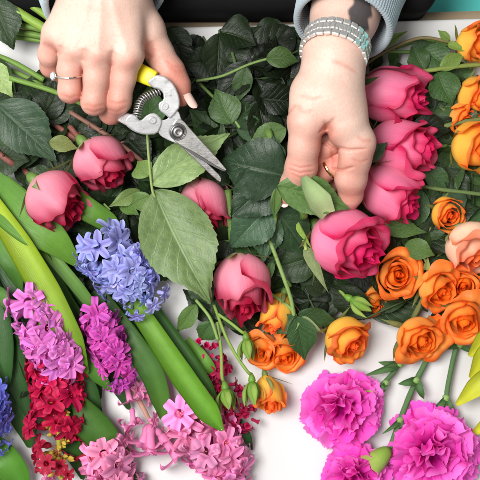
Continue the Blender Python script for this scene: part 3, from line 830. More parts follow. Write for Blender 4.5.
# ------------------------------------------------------------------ leaves
def leaf_template(seed, wid=0.36, fold=0.16, curl=0.18, serr=0.032, nser=17, rnd=0.0):
    rs = np.random.RandomState(seed); nu, nv = 21, 43
    U, V = grid_uv(nu, nv); Vs = V**0.95
    prof = np.sin(np.pi*Vs**0.86)**0.78*(1-0.18*Vs)*1.05
    prof = prof*(1-0.52*(1-rnd)*sm(Vs, 0.52, 1.0))*1.12
    asym = 1+0.05*rs.randn()*np.sign(U)
    saw = (Vs*nser) % 1.0
    edge = 1+serr*(saw-0.5)*sm(np.abs(U), .75, 1)*sm(Vs, .04, .2)*(1-sm(Vs, .95, 1))*1.6
    Y = U*prof*wid*asym*edge
    X = Vs+0.02*sm(np.abs(U), .8, 1)*saw*sm(Vs, .05, .3)*(serr > 0)
    au = np.abs(U)
    ph = (Vs-0.30*au**0.85)*7.5+np.where(U > 0, .45, 0)
    quilt = 0.007*np.cos(2*np.pi*ph)*(au**0.5)*(1-au**3)*sm(Vs, .02, .2)*sm(1-Vs, .02, .2)
    Z = fold*np.abs(Y)-curl*X**2.2+quilt-0.02*np.exp(-(U/0.10)**2)
    ed = sm(au, .45, 1)
    Z = Z+ed*0.034*np.sin(V*rs.uniform(9, 15)+rs.uniform(0, 6)+np.where(U > 0, 2.0, 0))-0.25*wid*ed**2*rs.uniform(-0.1, 0.35)*au
    Z += 0.02*np.sin(X*5+rs.uniform(0, 6))
    Y = Y+0.03*np.sin(X*3.0+rs.uniform(0, 6))*X
    v = np.stack([X, Y, Z], -1).reshape(-1, 3)
    me = mesh_from('leaf', v*1000.0, grid_faces(nu, nv), M_LEAF, np.stack([U, V], -1).reshape(-1, 2), np.ones((nu*nv, 3)))
    return me
LEAF = [leaf_template(s, w, f, c) for s, w, f, c in ((1, .36, .2, .10), (2, .40, .1, .22), (3, .33, .35, .18), (4, .38, .25, -.10), (5, .42, .12, .05), (6, .30, .45, .3))]
def lance_template(seed, fold):
    U, V = grid_uv(11, 31); w = .26*np.sin(np.pi*np.clip(V**.62, 0, 1))**.8*(1-V)**.55+.006*(1-V)
    Y = U*w; X = V; Z = fold*np.abs(Y)-.12*V**2+.02*np.sin(V*7+seed)
    return mesh_from('leaf', np.stack([X, Y, Z], -1).reshape(-1, 3)*1000.0, grid_faces(11, 31), M_LEAF, np.stack([U, V], -1).reshape(-1, 2), np.ones((341, 3)))
LEAF_SMOOTH = [lance_template(1, .7), lance_template(2, .4)]
def leaf(parent, base, tip, width, color, var=0, roll=0.0, name='leaf', tmpl=None):
    """base/tip: (px,py,z); width in px. Scaled copy of a shared leaf mesh (metres per unit length)"""
    a = P(*base); b = P(*tip); L = np.linalg.norm(b-a); x = (b-a)/L
    me = (tmpl or LEAF)[var % len(tmpl or LEAF)]
    up = np.array([0, 0, 1.]); 
    if abs(x[2]) > .9: up = np.array([0, 1., 0])
    z = up-x*up.dot(x); z /= np.linalg.norm(z); y = np.cross(z, x)
    c, s = math.cos(roll), math.sin(roll); y2 = y*c+z*s; z2 = z*c-y*s
    ymax = np.ptp([v.co.y for v in me.vertices]) if me.name not in YW else YW[me.name]; YW[me.name] = ymax
    wid = S(width, (base[2]+tip[2])/2)
    M = Matrix.Identity(4)
    ks = (L*MM, wid*MM/ymax, (L+wid)/2*MM)
    for i in range(3):
        M[i][0] = x[i]*ks[0]; M[i][1] = y2[i]*ks[1]; M[i][2] = z2[i]*ks[2]; M[i][3] = a[i]*MM
    if parent is not None: M = rootm(parent).inverted()@M
    return link(name, me, parent, M, color)
YW = {}
LEAF_ROUND = [leaf_template(31, .43, .22, .20, .05, 19, rnd=.6), leaf_template(32, .45, .30, .34, .05, 17, rnd=.7)]
G_DARK = hexc('#22331e'); G_DEEP = hexc('#121c11'); G_MID = hexc('#4f6e38'); G_LIGHT = hexc('#86a35a'); G_PALE = hexc('#a3b681'); G_BLUE = hexc('#2f4835')
G_LIME = hexc('#a9c626'); G_BLADE = hexc('#6b9a2c'); G_BLADE_D = hexc('#3f6a2a')

def stem_mb(pts, rad, col, nseg=10, thorns=0, seed=0, n=None):
    mb = MB(); w = [P(*p) for p in pts]; p, f, uv, c = tube(w, rad, nseg, n or 8*len(pts), bumps=0.05, seed=seed)
    rs = np.random.RandomState(seed+5); vc = np.tile(np.asarray(col, float), (len(p), 1))
    mb.add(p, f, uv, vc)
    path = catmull(w, 40); T, N, B = frames(path)
    for k in range(thorns):
        i = rs.randint(4, 36); a = rs.uniform(0, 2*np.pi); d = np.cos(a)*N[i]+np.sin(a)*B[i]
        r = rad if not np.ndim(rad) else rad[0]
        q, f2, uv2, _ = tube([path[i]+d*r*.6, path[i]+d*(r+2.2)+T[i]*0.8, path[i]+d*(r+3.8)+T[i]*2.4], [1.6, .8, .05], 6, 6); mb.add(q, f2, uv2, np.asarray(col)*0.8)
    return mb

# ------------------------------------------------------------------ roses
PINK = dict(base=hexc('#f4dcb8'), pale=hexc('#ff9ec0'), mid=hexc('#f0387e'), rim=hexc('#cc0650'), inner=hexc('#ee3f84'))
PINKR = dict(base=hexc('#eed8b0'), pale=hexc('#f8a9bb'), mid=hexc('#d8346a'), rim=hexc('#a3042e'), inner=hexc('#e0335f'))
ORG = dict(base=hexc('#ffcf4a'), pale=hexc('#ffbe62'), mid=hexc('#ff9a36'), rim=hexc('#ff6c24'), inner=hexc('#ff982a'))
ORGY = dict(base=hexc('#ffdf4e'), pale=hexc('#ffd25a'), mid=hexc('#ffa83a'), rim=hexc('#fb6434'), inner=hexc('#ff842a'))
PEACH = dict(base=hexc('#ffec9a'), pale=hexc('#ffe2c4'), mid=hexc('#ffc2a0'), rim=hexc('#fb7d55'), inner=hexc('#ff8b2c'))
def rose_petal_mb(rs, k, K, R, L, pal, openn, phi, nu=29, nv=27):
    """k = 0 innermost .. K-1 outermost; local axis +Z, base at origin"""
    t = k/(K-1.0)
    U, V = grid_uv(nu, nv)
    Rk = R*(0.16+0.84*t**0.75)*(1+0.05*openn*rs.randn())
    Lk = L*(0.93+0.05*t-0.10*max(0, t-.7)*openn)*(1+(0.03+0.05*openn)*rs.randn())
    if t > .55: Lk *= rs.uniform(.86, 1.0)
    w = np.radians(lerp(118, 68, t**.8)+6*rs.randn())
    a = lerp(0.60, 0.76+0.48*openn, t**1.4)              # top radius over belly radius
    roll = (0.02+0.24*t+0.28*openn*t**2)*(0.8+0.5*rs.rand()); tipk = 0.09*(rs.rand() < .8)*t
    belly = 0.46
    vm = 1-(0.20+0.12*t)*np.abs(U)**2.3+tipk*np.exp(-((U-0.05)/0.16)**2)
    wob = 0.02*np.sin(U*rs.uniform(5, 9)+rs.uniform(0, 6))+0.012*np.sin(U*rs.uniform(12, 18)+rs.uniform(0, 6))
    s = V*(vm+wob)
    rb = 0.14+0.86*np.sin(np.pi/2*np.clip(s/belly, 0, 1))**0.85
    top = 1+(a-1)*sm(s, belly, 1.0)
    r = Rk*rb*top
    g = 0.42+0.58*sm(s, 0, .45)
    ang = phi+w*U*g
    # spiral overlap and side edges curling outwards
    r = r*(1+0.05*U*(1-0.3*t))+0.6*t
    se = sm(np.abs(U), .72, 1.0); r = r+R*(0.07*t+0.06*openn*t)*se**2*sm(s, .35, .9)
    e = np.clip((V-0.80)/0.20, 0, 1)**1.6*(0.35+0.65*np.exp(-((np.abs(U)-0.1)/0.75)**4))
    hmod = 0.6+0.4*np.sin(U*3+rs.uniform(0, 6))
    r = r+R*roll*e*hmod
    z = Lk*s-L*roll*0.55*e**2*hmod
    wv = (0.006+0.030*t*(.25+openn))*R
    r = r+wv*np.sin(U*rs.uniform(6, 10)+V*4+rs.uniform(0, 6))*V**2
    z = z+wv*0.6*np.sin(U*rs.uniform(5, 9)+rs.uniform(0, 6))*V**3
    # soft crumple dents
    for _ in range(4):
        u0, v0 = rs.uniform(-.8, .8), rs.uniform(.3, .95); r = r-R*0.02*rs.uniform(-.6, 1)*np.exp(-((U-u0)/.25)**2-((V-v0)/.16)**2)
    X = r*np.cos(ang); Y = r*np.sin(ang)
    v = np.stack([X, Y, z], -1)
    # pigment
    c = mix3(pal['base'], pal['pale'], sm(V, .02, .30))
    mid = mix3(pal['mid'], pal['inner'], np.full_like(U, 1-sm(t, .15, .75)))
    streak = 0.5+0.5*np.sin(U*37+3*np.sin(U*11+V*3)+rs.uniform(0, 6))
    midm = sm(V, .22, .90)*(0.60-0.22*t+(0.35+.1*t)*np.abs(U)**1.5)+0.55*(1-sm(t, .1, .8))+0.10*streak*V*sm(V, .3, .8)
    c = c*(1-np.clip(midm, 0, 1)[..., None])+mid*np.clip(midm, 0, 1)[..., None]
    rim = np.clip(0.9*sm(V+0.03*np.sin(U*7+k), .72, 1.0)+sm(np.abs(U), .82, 1.0)*sm(V, .3, .8)*.8, 0, 1)
    rim = rim*(0.70+0.30*rs.rand())
    c = c*(1-rim[..., None])+np.asarray(pal['rim'])*rim[..., None]
    mb = MB(); mb.add(v, grid_faces(nu, nv), np.stack([U, V], -1), c.reshape(-1, 3)); return mb
def sepal_mb(L, W, R, phi, out, rs, col1, col2, Lb=None):
    U, V = grid_uv(9, 22)
    w = W*np.sin(np.pi*np.clip(V*0.9+0.12, 0, 1))**0.9*(1-V)**0.35
    ang = phi; s = V
    hb = s*L/(Lb or L)*(1-.75*out); rr = R*(0.14+0.90*np.sin(np.pi/2*np.clip(hb/.5, 0, 1))**.85)+1.0+out*R*s*0.9+0.5*out*R*s**3
    zz = L*(s*(1-0.75*out)+0.05)-out*L*0.35*s**2
    Y = U*w; wav = 0.06*W*np.sin(V*9+rs.uniform(0, 6))
    x = rr+0.25*np.abs(Y)*0.3+wav; tw = rs.uniform(-.5, .5)*V
    X = x*np.cos(ang)-(Y)*np.sin(ang+tw); Yy = x*np.sin(ang)+(Y)*np.cos(ang+tw)
    c = mix3(col1, col2, np.clip(sm(np.abs(U), .3, 1)*.6+V*.3, 0, 1))
    mb = MB(); mb.add(np.stack([X, Yy, zz], -1), grid_faces(9, 22), np.stack([U, V], -1), c.reshape(-1, 3)); return mb
def rose(label, cx, cy, cz, axis, R, L, pal, K=14, openn=0.2, seed=0, stem=None, srad=2.6, scol=None, group=None, roll=0.0, sep=(0.1, 0.6), nsep=5, name='rose', leaves=(), hyp=1.0, sepL=0.55):
    """cx,cy,cz: centre of the bloom; axis in image terms (right, down, towards viewer)"""
    rs = np.random.RandomState(seed); ax = np.array([axis[0], -axis[1], axis[2]], float); ax /= np.linalg.norm(ax)
    B = basis(ax, (math.cos(roll), math.sin(roll), 0.1)); R = S(R, cz); L = S(L, cz)
    base = P(cx, cy, cz)-ax*L*0.5
    root = thing(name, label, 'rose', base, B, group); ga = 2.39996
    root['category'] = 'rose'
    for k in range(K):
        mb = rose_petal_mb(rs, k, K, R, L, pal, openn, ga*k+roll)
        link('petal', mb.mesh('petal', M_PETAL), root)
    # tight heart
    n = 90; tt = np.linspace(0, 1, n); mb = MB()
    U, V = np.meshgrid(np.linspace(0, 1, n), np.linspace(0, 1, 12)); an = U*2.6*2*np.pi; rr = R*(0.03+0.17*U)*(0.9+0.12*np.sin(an*1.5))
    zz = L*(0.35+0.56*V)*(1-0.03*np.sin(U*20)*V)
    rr = rr*(1.05-0.25*V)
    c = mix3(pal['inner'], pal['rim'], V**3*.7)
    mb.add(np.stack([rr*np.cos(an), rr*np.sin(an), zz], -1), grid_faces(n, 12), np.stack([U, V], -1), c.reshape(-1, 3))
    link('rose_heart', mb.mesh('rose_heart', M_PETAL), root)
    g1, g2 = hexc('#6f8f45'), hexc('#a9bd7c')
    # hip under the bloom
    a = np.linspace(0, 2*np.pi, 20, endpoint=False); prof = [(0.02, -R*.42), (R*.11, -R*.38), (R*.19, -R*.22), (R*.22, -R*.05), (R*.17, R*.06), (0.02, R*.1)]
    vs = np.array([[(r*math.cos(q)*hyp, r*math.sin(q)*hyp, z) for q in a] for r, z in prof]); mb = MB()
    mb.add(vs.reshape(-1, 3), grid_faces(20, len(prof), True), None, g1*0.8); link('rose_hip', mb.mesh('rose_hip', M_STEM), root)
    for k in range(nsep):
        mb = sepal_mb(L*sepL*(0.85+0.3*rs.rand()), R*0.17, R, k*2*np.pi/5+rs.uniform(-.15, .15)+roll, lerp(sep[0], sep[1], rs.rand()), rs, g2, g1*0.7, Lb=L)
        link('sepal', mb.mesh('sepal', M_BLADE), root)
    if stem is not None:
        b0 = base-ax*R*0.38; s0 = (DCAM)/(DCAM-b0[2]); p0 = (240+b0[0]*s0, 240-b0[1]*s0, b0[2])
        b1 = base-ax*R*0.85; s1 = (DCAM)/(DCAM-b1[2]); p1 = (240+b1[0]*s1, 240-b1[1]*s1, b1[2])
        mb = stem_mb([p0, p1]+list(stem), srad, scol if scol is not None else hexc('#5d7a38'), thorns=3 if srad > 2 else 0, seed=seed)
        part(root, 'stem', mb, M_STEM)
    for lf in leaves: leaf(root, *lf[:4], **(lf[4] if len(lf) > 4 else {}))
    return root

# ------------------------------------------------------------------ carnations
def carnation(label, cx, cy, cz, axis, R, seed, stem=None, calyx=None, n=36, col=None, squash=1.0, name='carnation'):
    rs = np.random.RandomState(seed); ax = np.array([axis[0], -axis[1], axis[2]], float); ax /= np.linalg.norm(ax)
    B = basis(ax, (1, 0.2, 0)); R = S(R, cz); base = P(cx, cy, cz)-ax*R*0.55
    root = thing(name, label, 'carnation', base, B)
    pale, mid, deep = hexc('#ff8ee4'), hexc('#f83cc8'), hexc('#d8149f')
    for k in range(n):
        t = (k+0.5)/n; nu, nv = 41, 22; U, V = grid_uv(nu, nv)
        phi = 2.39996*k+rs.uniform(-.3, .3); el = math.radians(lerp(86, 6, t**0.62)+rs.uniform(-9, 9))
        L = R*lerp(0.78, 1.04, t)*(0.84+0.24*rs.rand()); W = R*lerp(0.38, 0.60, t)*(0.8+0.4*rs.rand())
        wprof = 0.08+0.92*sm(V, .12, .92)
        # fan: points spread as an arc; notched margin
        fan = U*wprof; arc = math.radians(48)
        notch = 0.05*(np.abs(((U*6.5+rs.rand()) % 1)-.5)*2)+0.035*(np.abs(((U*12+rs.rand()) % 1)-.5)*2)
        rr = L*V*(1-0.10*U**2-notch*V**4)
        x = rr*np.cos(fan*arc*0.8); y = W*wprof*U*1.02
        amp = R*lerp(0.10, 0.085, t); f1 = rs.uniform(3.5, 6.0); f2 = rs.uniform(8, 12); p1, p2 = rs.uniform(0, 6, 2)
        ruf = amp*V**1.8*(np.sin(U*f1+p1+V*1.2)+0.5*np.sin(U*f2+p2-V*2))
        y = y+amp*0.9*V**2*np.cos(U*f1*1.3+p2)
        bendup = -R*0.16*V**2.5*(t-.25)+R*0.05*np.sin(V*3+p1)
        zz = ruf+bendup
        # turn to elevation el about the petal base, then round the axis
        xr = x*math.cos(el)-zz*math.sin(el); zr = x*math.sin(el)+zz*math.cos(el)
        rad0 = R*0.05
        tw = rs.uniform(-.5, .5)*(1-t*.6); y2 = y*math.cos(tw); zr = zr+y*math.sin(tw)*.6
        X = (xr+rad0)*math.cos(phi)-y2*math.sin(phi); Y = (xr+rad0)*math.sin(phi)+y2*math.cos(phi)
        c = mix3(deep, mid, sm(V, .15, .75)); e = sm(V, .50, 1.0)*(0.58+0.30*math.sin(k*7.0))
        c = c*(1-e[..., None])+pale*e[..., None]
        mb = MB(); mb.add(np.stack([X, Y*squash, zr], -1), grid_faces(nu, nv), np.stack([U, V], -1), c.reshape(-1, 3)); link('petal', mb.mesh('petal', M_CARN), root)
    if calyx is not None:
        # calyx: green toothed tube from the stem to the petals, in world pixels
        (ax0, ay0, az0), (bx, by, bz), r0, r1 = calyx
        a, b = P(ax0, ay0, az0), P(bx, by, bz); D = b-a; Lc = np.linalg.norm(D); D /= Lc; Bc = basis(D); nn = 40; aa = np.linspace(0, 2*np.pi, nn, endpoint=False)
        prof = [(0.05, 0), (.55, .02), (.85, .15), (1.0, .4), (1.02, .7), (0.98, .86), (1.12, 1.0)]; vs = []; cs = []
        for r, q in prof:
            rad = S(lerp(r0, r1, q), az0)*r*np.ones(nn); qq = q+(0.13*np.abs(((aa/(2*np.pi)*5) % 1)-.5)*2 if q == 1.0 else 0)
            vs.append(a+rad[:, None]*(np.cos(aa)[:, None]*Bc[:, 0]+np.sin(aa)[:, None]*Bc[:, 1])+D*(np.ones(nn)*qq*Lc)[:, None]); cs.append(np.tile(mix3(hexc('#7fae3a'), hexc('#b9d66a'), q), (nn, 1)))
        mb = MB(); mb.add(np.array(vs).reshape(-1, 3), grid_faces(nn, len(prof), True), np.stack(np.meshgrid(aa, np.linspace(0, 1, len(prof))), -1), np.array(cs).reshape(-1, 3)); part(root, 'calyx', mb, M_BLADE)
    if stem is not None:
        pts, rad, nodes = stem; rad *= .8; part(root, 'stem', stem_mb(pts, rad, hexc('#4a6c3e'), seed=seed), M_STEM)
        for (x, y, z), (x1, y1), (x2, y2), w in nodes:     # swollen node with curling narrow leaves
            blade(root, [(x, y, z), ((x+x1)/2+1, (y+y1)/2, z+5), (x1, y1, z+1)], [w, w*1.3, w*.8, .4], hexc('#4d7440'), hexc('#5f8850'), cup=.7)
            blade(root, [(x, y, z), ((x+x2)/2, (y+y2)/2+1, z+5), (x2, y2, z)], [w, w*1.2, w*.8, .4], hexc('#4d7440'), hexc('#5f8850'), cup=.7)
            mb = MB(); q, f, uv, _ = tube([P(x-1, y-3, z), P(x, y, z), P(x+1, y+3, z)], [S(rad, z)*1.05, S(rad, z)*1.6, S(rad, z)*1.05], 12, 10); mb.add(q, f, uv, hexc('#7fa05a')); part(root, 'stem_node', mb, M_STEM)
    return root

def blade(parent, pts, widths, c0, c1, cup=0.55, name='leaf', roll=0.0, thick=0.9, hood=0.0):
    """strap leaf along pixel path; c0 at base, c1 at tip; closed surface with thickness"""
    path = catmull([P(*p) for p in pts], 60); T, N, B = frames(path); nu = 15; z = pts[0][2]
    w = S(1, z)*np.interp(np.linspace(0, 1, 60), np.linspace(0, 1, len(widths)), widths)/2
    w[-1] = 0.05; w[-2] = min(w[-2], w[-3]*.8)
    u = np.linspace(-1, 1, nu); c, s = math.cos(roll), math.sin(roll)
    N2 = N*c+B*s; B2 = B*c-N*s
    def surf(off):
        return path[:, None]+w[:, None, None]*u[None, :, None]*B2[:, None]+((np.abs(u)**1.8)[None, :]*w[:, None]*cup+off*(1-0.7*np.abs(u)**4)[None, :]-0.0)[..., None]*N2[:, None]
    U, V = np.meshgrid(u, np.linspace(0, 1, 60)); col = mix3(c0, c1, V)
    col = col*(1+0.10*np.cos(U*2.2))[..., None]
    top = surf(thick/2); bot = surf(-thick/2); mb = MB()
    mb.add(top, grid_faces(nu, 60), np.stack([U, V], -1), col.reshape(-1, 3)); mb.add(bot, grid_faces(nu, 60)[:, ::-1], np.stack([U, V], -1), col.reshape(-1, 3))
    n = nu*60
    for e in (0, nu-1):
        i = np.arange(59)*nu+e; f = np.stack([i, i+nu, i+nu+n, i+n], 1); mb.f.append(f if e else f[:, ::-1])
    if parent is None: return mb
    return part(parent, name, mb, M_BLADE, color=(.84, .84, .84))

# ------------------------------------------------------------------ hyacinths
def floret_mesh(seed, tube_l=0.55, refl=1.0, wid=0.17, star=0.62):
    rs = np.random.RandomState(seed); mb = MB(); a = np.linspace(0, 2*np.pi, 12, endpoint=False)
    prof = [(.05, 0), (.12, .06), (.15, .18), (.125, .34), (.13, .46), (.16, tube_l+.04)]
    vs = np.array([[(r*math.cos(q), r*math.sin(q), z) for q in a] for r, z in prof])
    cs = np.repeat(np.array([mix3((.72, .62, .70), (.95, .92, .95), i/5) for i in range(6)])[:, None], 12, 1)
    mb.add(vs.reshape(-1, 3), grid_faces(12, 6, True), np.stack(np.meshgrid(a, np.linspace(0, 1, 6)), -1), cs.reshape(-1, 3))
    for k in range(6):
        U, V = grid_uv(9, 15); ph = k*np.pi/3+rs.uniform(-.12, .12); st = star*(0.92+.16*rs.rand())*(1.0 if k % 2 else .94); rf = refl*(0.7+0.6*rs.rand())
        w = 1.2*wid*(0.60+1.0*V-1.57*V**1.9)
        an = V*rf*1.9; x = .13+st*(np.sin(an)/1.9*(1.15 if rf < 1.2 else 1.0)+.25*V); z = tube_l-.03+st*(.45*V-.52*V**2*rf)+0.02
        y = U*w*(1 if k % 2 else 1.08); z = z+.35*np.abs(y)**1.3*1.0-.03*np.exp(-(U/.2)**2)*V+rs.uniform(-.05, .05)*V*U
        y = y+rs.uniform(-.08, .08)*V**2; x = x+(k % 2)*.012
        c = mix3((.74, .64, .76), (1.12, 1.12, 1.08), sm(np.abs(U), .1, .9)*.6+.4*V); c = c*(1-.30*(np.exp(-(U/.20)**2))*(1-.5*V))[..., None]
        mb.add(np.stack([x*np.cos(ph)-y*np.sin(ph), x*np.sin(ph)+y*np.cos(ph), z], -1), grid_faces(9, 15), np.stack([U, V], -1), c.reshape(-1, 3))
    # anthers
    for k in range(3):
        q = k*2.1; p, f, uv, _ = tube([(.05*math.cos(q), .05*math.sin(q), tube_l-.12), (.05*math.cos(q), .05*math.sin(q), tube_l+.0)], .022, 5, 5); mb.add(p, f, uv, (.9, .8, .45))
    mb.xf(np.eye(3), (0, 0, 0), 1000.0); return mb.mesh('floret', M_HYA)
FLO = [floret_mesh(s, refl=r, star=st) for s, r, st in ((1, 1.0, .62), (2, 1.25, .66), (3, .75, .58), (4, 1.55, .68))]
FLO_SLIM = [floret_mesh(s, refl=r, star=st, wid=.155) for s, r, st in ((21, 1.15, .66), (22, 1.2, .70), (23, .6, .62), (24, 1.35, .68))]
FLO_THIN = [floret_mesh(s, tube_l=.80, refl=r, star=.64, wid=.185) for s, r in ((5, 1.2), (6, 1.3), (7, 1.0))]
FLO_BUD = [floret_mesh(8, tube_l=.62, refl=.15, star=.30, wid=.13)]
def hyacinth(label, base, tip, R, n, color, seed, group=None, flo=None, blades=(), fl=18.0, zmin=4.0, rach=3.0, jitter=.22, fwd=.35, taper=.35, rcol=None, tipcol=None, extra=(), cone=0.0, seedtips=0):
    rs = np.random.RandomState(seed); root = thing('hyacinth', label, 'hyacinth', P(*base), None, group)
    flo = flo or FLO; a, b = P(*base), P(*tip); T = (b-a)/np.linalg.norm(b-a); B = basis(T, (0, 0, 1)); Ln = np.linalg.norm(b-a); k = 0; made = 0; i = 0
    mb = MB(); ext = a-T*30
    p, f, uv, _ = tube([a, a+(b-a)*.6, b-T*fl*.3], [S(rach, base[2]), S(rach, base[2])*.8, 1.2], 12, 20); mb.add(p, f, uv, rcol if rcol is not None else hexc('#6f9a3c')); part(root, 'flower_stalk', mb, M_STEM)
    while made < n and i < n*3:
        t = (i % n+.5)/n if i < n else rs.rand(); an = 2.39996*i+rs.uniform(-.3, .3); i += 1
        d = math.cos(an)*B[:, 0]+math.sin(an)*B[:, 1]
        if d[2] < -.35: continue                                 # side pressed on the table carries none that show
        f_ = fwd+max(0, (t-.75))*4*.8-max(0, .25-t)*1.2
        dirv = d+T*f_+rs.randn(3)*jitter; dirv /= np.linalg.norm(dirv)
        sc = fl*(1-taper*max(0, t-.6)/.4)*(0.88+.24*rs.rand())
        org = a+(b-a)*t+d*1.5
        reach = max(0.0, S(R, base[2])*(1-cone*t)-sc*.95)
        org = org+dirv*reach*rs.uniform(.35, 1.0)
        tipz = org[2]+dirv[2]*sc
        if tipz < zmin: org = org+np.array([0, 0, zmin-tipz])
        Bf = basis(dirv, rs.randn(3)); M = rootm(root).inverted()@mat4(Bf, org, sc*MM)
        c = np.asarray(color)*(1+.14*rs.randn())*(1+.06*rs.randn(3)); 
        if tipcol is not None: c = c*(1-t)+np.asarray(tipcol)*t
        link('floret', flo[rs.randint(len(flo))], root, M, np.clip(c, 0, 1.2)); made += 1
    for q in range(seedtips):        # swollen yellow green seed pods left where florets dropped
        t = rs.uniform(.35, 1.0); an = rs.uniform(.1, np.pi-.1); d = math.sin(an)*B[:, 0]*(1 if B[2, 0] > 0 else -1)+math.cos(an)*B[:, 1]; o0 = a+(b-a)*t; d = d+T*rs.uniform(-.2, .5)
        ln = rs.uniform(7, 15)*(1.2-.4*t); pv, pf, puv, _ = tube([o0, o0+d*ln*.6, o0+d*ln, o0+d*(ln+4)], [.8, .8, 2.6, .4], 8, 14)
        pc = mix3(hexc('#a8323c'), hexc('#b8b43c'), np.repeat(np.linspace(0, 1, len(pv)//8), 8)); m2 = MB(); m2.add(pv, pf, puv, pc); part(root, 'seed_pod', m2, M_STEM)
    for pts, ws, c0, c1, kw in blades: blade(root, pts, ws, c0, c1, name='leaf', **kw)
    for (bx, by, bz), (tx, ty, tz), var, c in extra:
        A = P(bx, by, bz); Bq = P(tx, ty, tz); D = Bq-A; Ld = np.linalg.norm(D); M = rootm(root).inverted()@mat4(basis(D, (0, .2, 1)), A, Ld*MM)
        fm = FLO_THIN[var % 3] if var < 10 else FLO[var % 4]
        link('floret', fm, root, M, c)
        q, f, uv, _ = tube([P(*base)+(A-P(*base))*0, A], .9, 6, 6)
    return root

def bud(label, cx, cy, cz, axis, R, L, seed, stem, name='rose_bud', group=None, tipc=None, srad=1.6):
    rs = np.random.RandomState(seed); ax = np.array([axis[0], -axis[1], axis[2]], float); ax /= np.linalg.norm(ax); B = basis(ax)
    R = S(R, cz); L = S(L, cz); base = P(cx, cy, cz)-ax*L*.5; root = thing(name, label, 'rose bud', base, B, group)
    g1, g2 = hexc('#6d9a34'), hexc('#a5c45c')
    a = np.linspace(0, 2*np.pi, 28, endpoint=False); vv = np.linspace(0, 1, 16); vs = []; cs = []
    for v in vv:
        r = R*(np.sin(np.pi*np.clip(v, 0, 1)**.75)**.8*(1-.35*v))*(1+.03*np.cos(5*a)); vs.append(np.stack([r*np.cos(a+v*.6), r*np.sin(a+v*.6), np.full(28, v*L)], 1)); cs.append(np.tile(mix3(g1, g2 if tipc is None else tipc, v**2), (28, 1)))
    mb = MB(); mb.add(np.array(vs).reshape(-1, 3), grid_faces(28, 16, True), np.stack(np.meshgrid(a, vv), -1), np.array(cs).reshape(-1, 3)); link('bud_body', mb.mesh('bud_body', M_BLADE), root)
    a2 = a; prof = [(.02, -R*.9), (R*.26, -R*.75), (R*.42, -R*.35), (R*.5, R*.05), (R*.3, R*.25)]
    vs = np.array([[(r*math.cos(q), r*math.sin(q), z) for q in a2] for r, z in prof]); mb = MB(); mb.add(vs.reshape(-1, 3), grid_faces(28, 5, True), None, g1*.8); link('rose_hip', mb.mesh('rose_hip', M_STEM), root)
    for k in range(5):
        mb = sepal_mb(L*1.05, R*.52, R*1.12, k*2*np.pi/5+.2, rs.uniform(0, .06), rs, g2, g1*.8); link('sepal', mb.mesh('sepal', M_BLADE), root)
    if stem:
        b0 = base-ax*R*.8; s0 = DCAM/(DCAM-b0[2]); part(root, 'stem', stem_mb([(240+b0[0]*s0, 240-b0[1]*s0, b0[2])]+list(stem), srad, hexc('#7d9a45'), seed=seed), M_STEM)
    return root
# ------------------------------------------------------------------ the flowers, each placed where it lies
GP = 'pink roses lying across the table'
RED_STEM = hexc('#7d4a40'); LS = dict(tmpl=None)
rose('dusky pink rosebud at the left edge, lying beside the yellow green leaf blade', 57, 200, 44, (.74, .62, .42), 31, 68, PINKR, K=13, openn=.05, seed=6,
     stem=[(10, 162, 38), (-25, 135, 30)], srad=3.0, scol=RED_STEM, group=GP, roll=.4, sep=(.0, .35))
rose('dusky pink rosebud just below the fingers of the cutting hand', 100.5, 163, 46, (.58, .66, .28), 28, 57, PINKR, K=13, openn=.03, seed=8,
     stem=[(78, 140, 30), (45, 118, 24)], srad=2.8, scol=RED_STEM, group=GP, roll=2.0, sep=(.0, .4))
rose('pink rose half hidden below the secateurs tips between two leaves', 205, 207, 34, (.30, .85, .35), 27, 66, PINKR, K=13, openn=.05, seed=14,
     stem=[(196, 165, 24), (188, 120, 18)], srad=3.5, group=GP, roll=1.1)
rose('pink rose pointing down beside the tip of the large pale leaf', 242, 286, 42, (.14, .85, .48), 29, 74, PINKR, K=14, openn=.12, seed=21,
     stem=[(232, 240, 40), (228, 190, 36)], srad=3.5, group=GP, roll=.3, sep=(.1, .6))
rose('large hot pink rose held under the steadying hand, with pale green sepals', 347, 243, 58, (.62, .38, .62), 35, 84, PINK, K=16, openn=.20, seed=30,
     stem=[(304, 214, 62), (285, 180, 58), (268, 130, 46)], srad=3.6, group=GP, roll=1.7, sep=(.1, .7))
rose('topmost hot pink rose, beside the wristwatch', 392, 96, 44, (.88, .14, .30), 28, 78, PINK, K=14, openn=.20, seed=41,
     stem=[(340, 92, 36), (300, 90, 26)], srad=3.5, group=GP, roll=.2)
rose('middle hot pink rose of the three beside the steadying hand', 402, 146, 42, (.86, .12, .48), 28, 76, PINK, K=14, openn=.24, seed=52,
     stem=[(345, 132, 34), (300, 120, 24)], srad=3.5, group=GP, roll=2.4)
rose('lowest hot pink rose of the three beside the steadying hand, below a small dark leaf', 389, 193, 42, (.74, .55, .38), 28, 74, PINK, K=14, openn=.22, seed=63,
     stem=[(345, 170, 30), (300, 150, 20)], srad=3.5, group=GP, roll=.9)

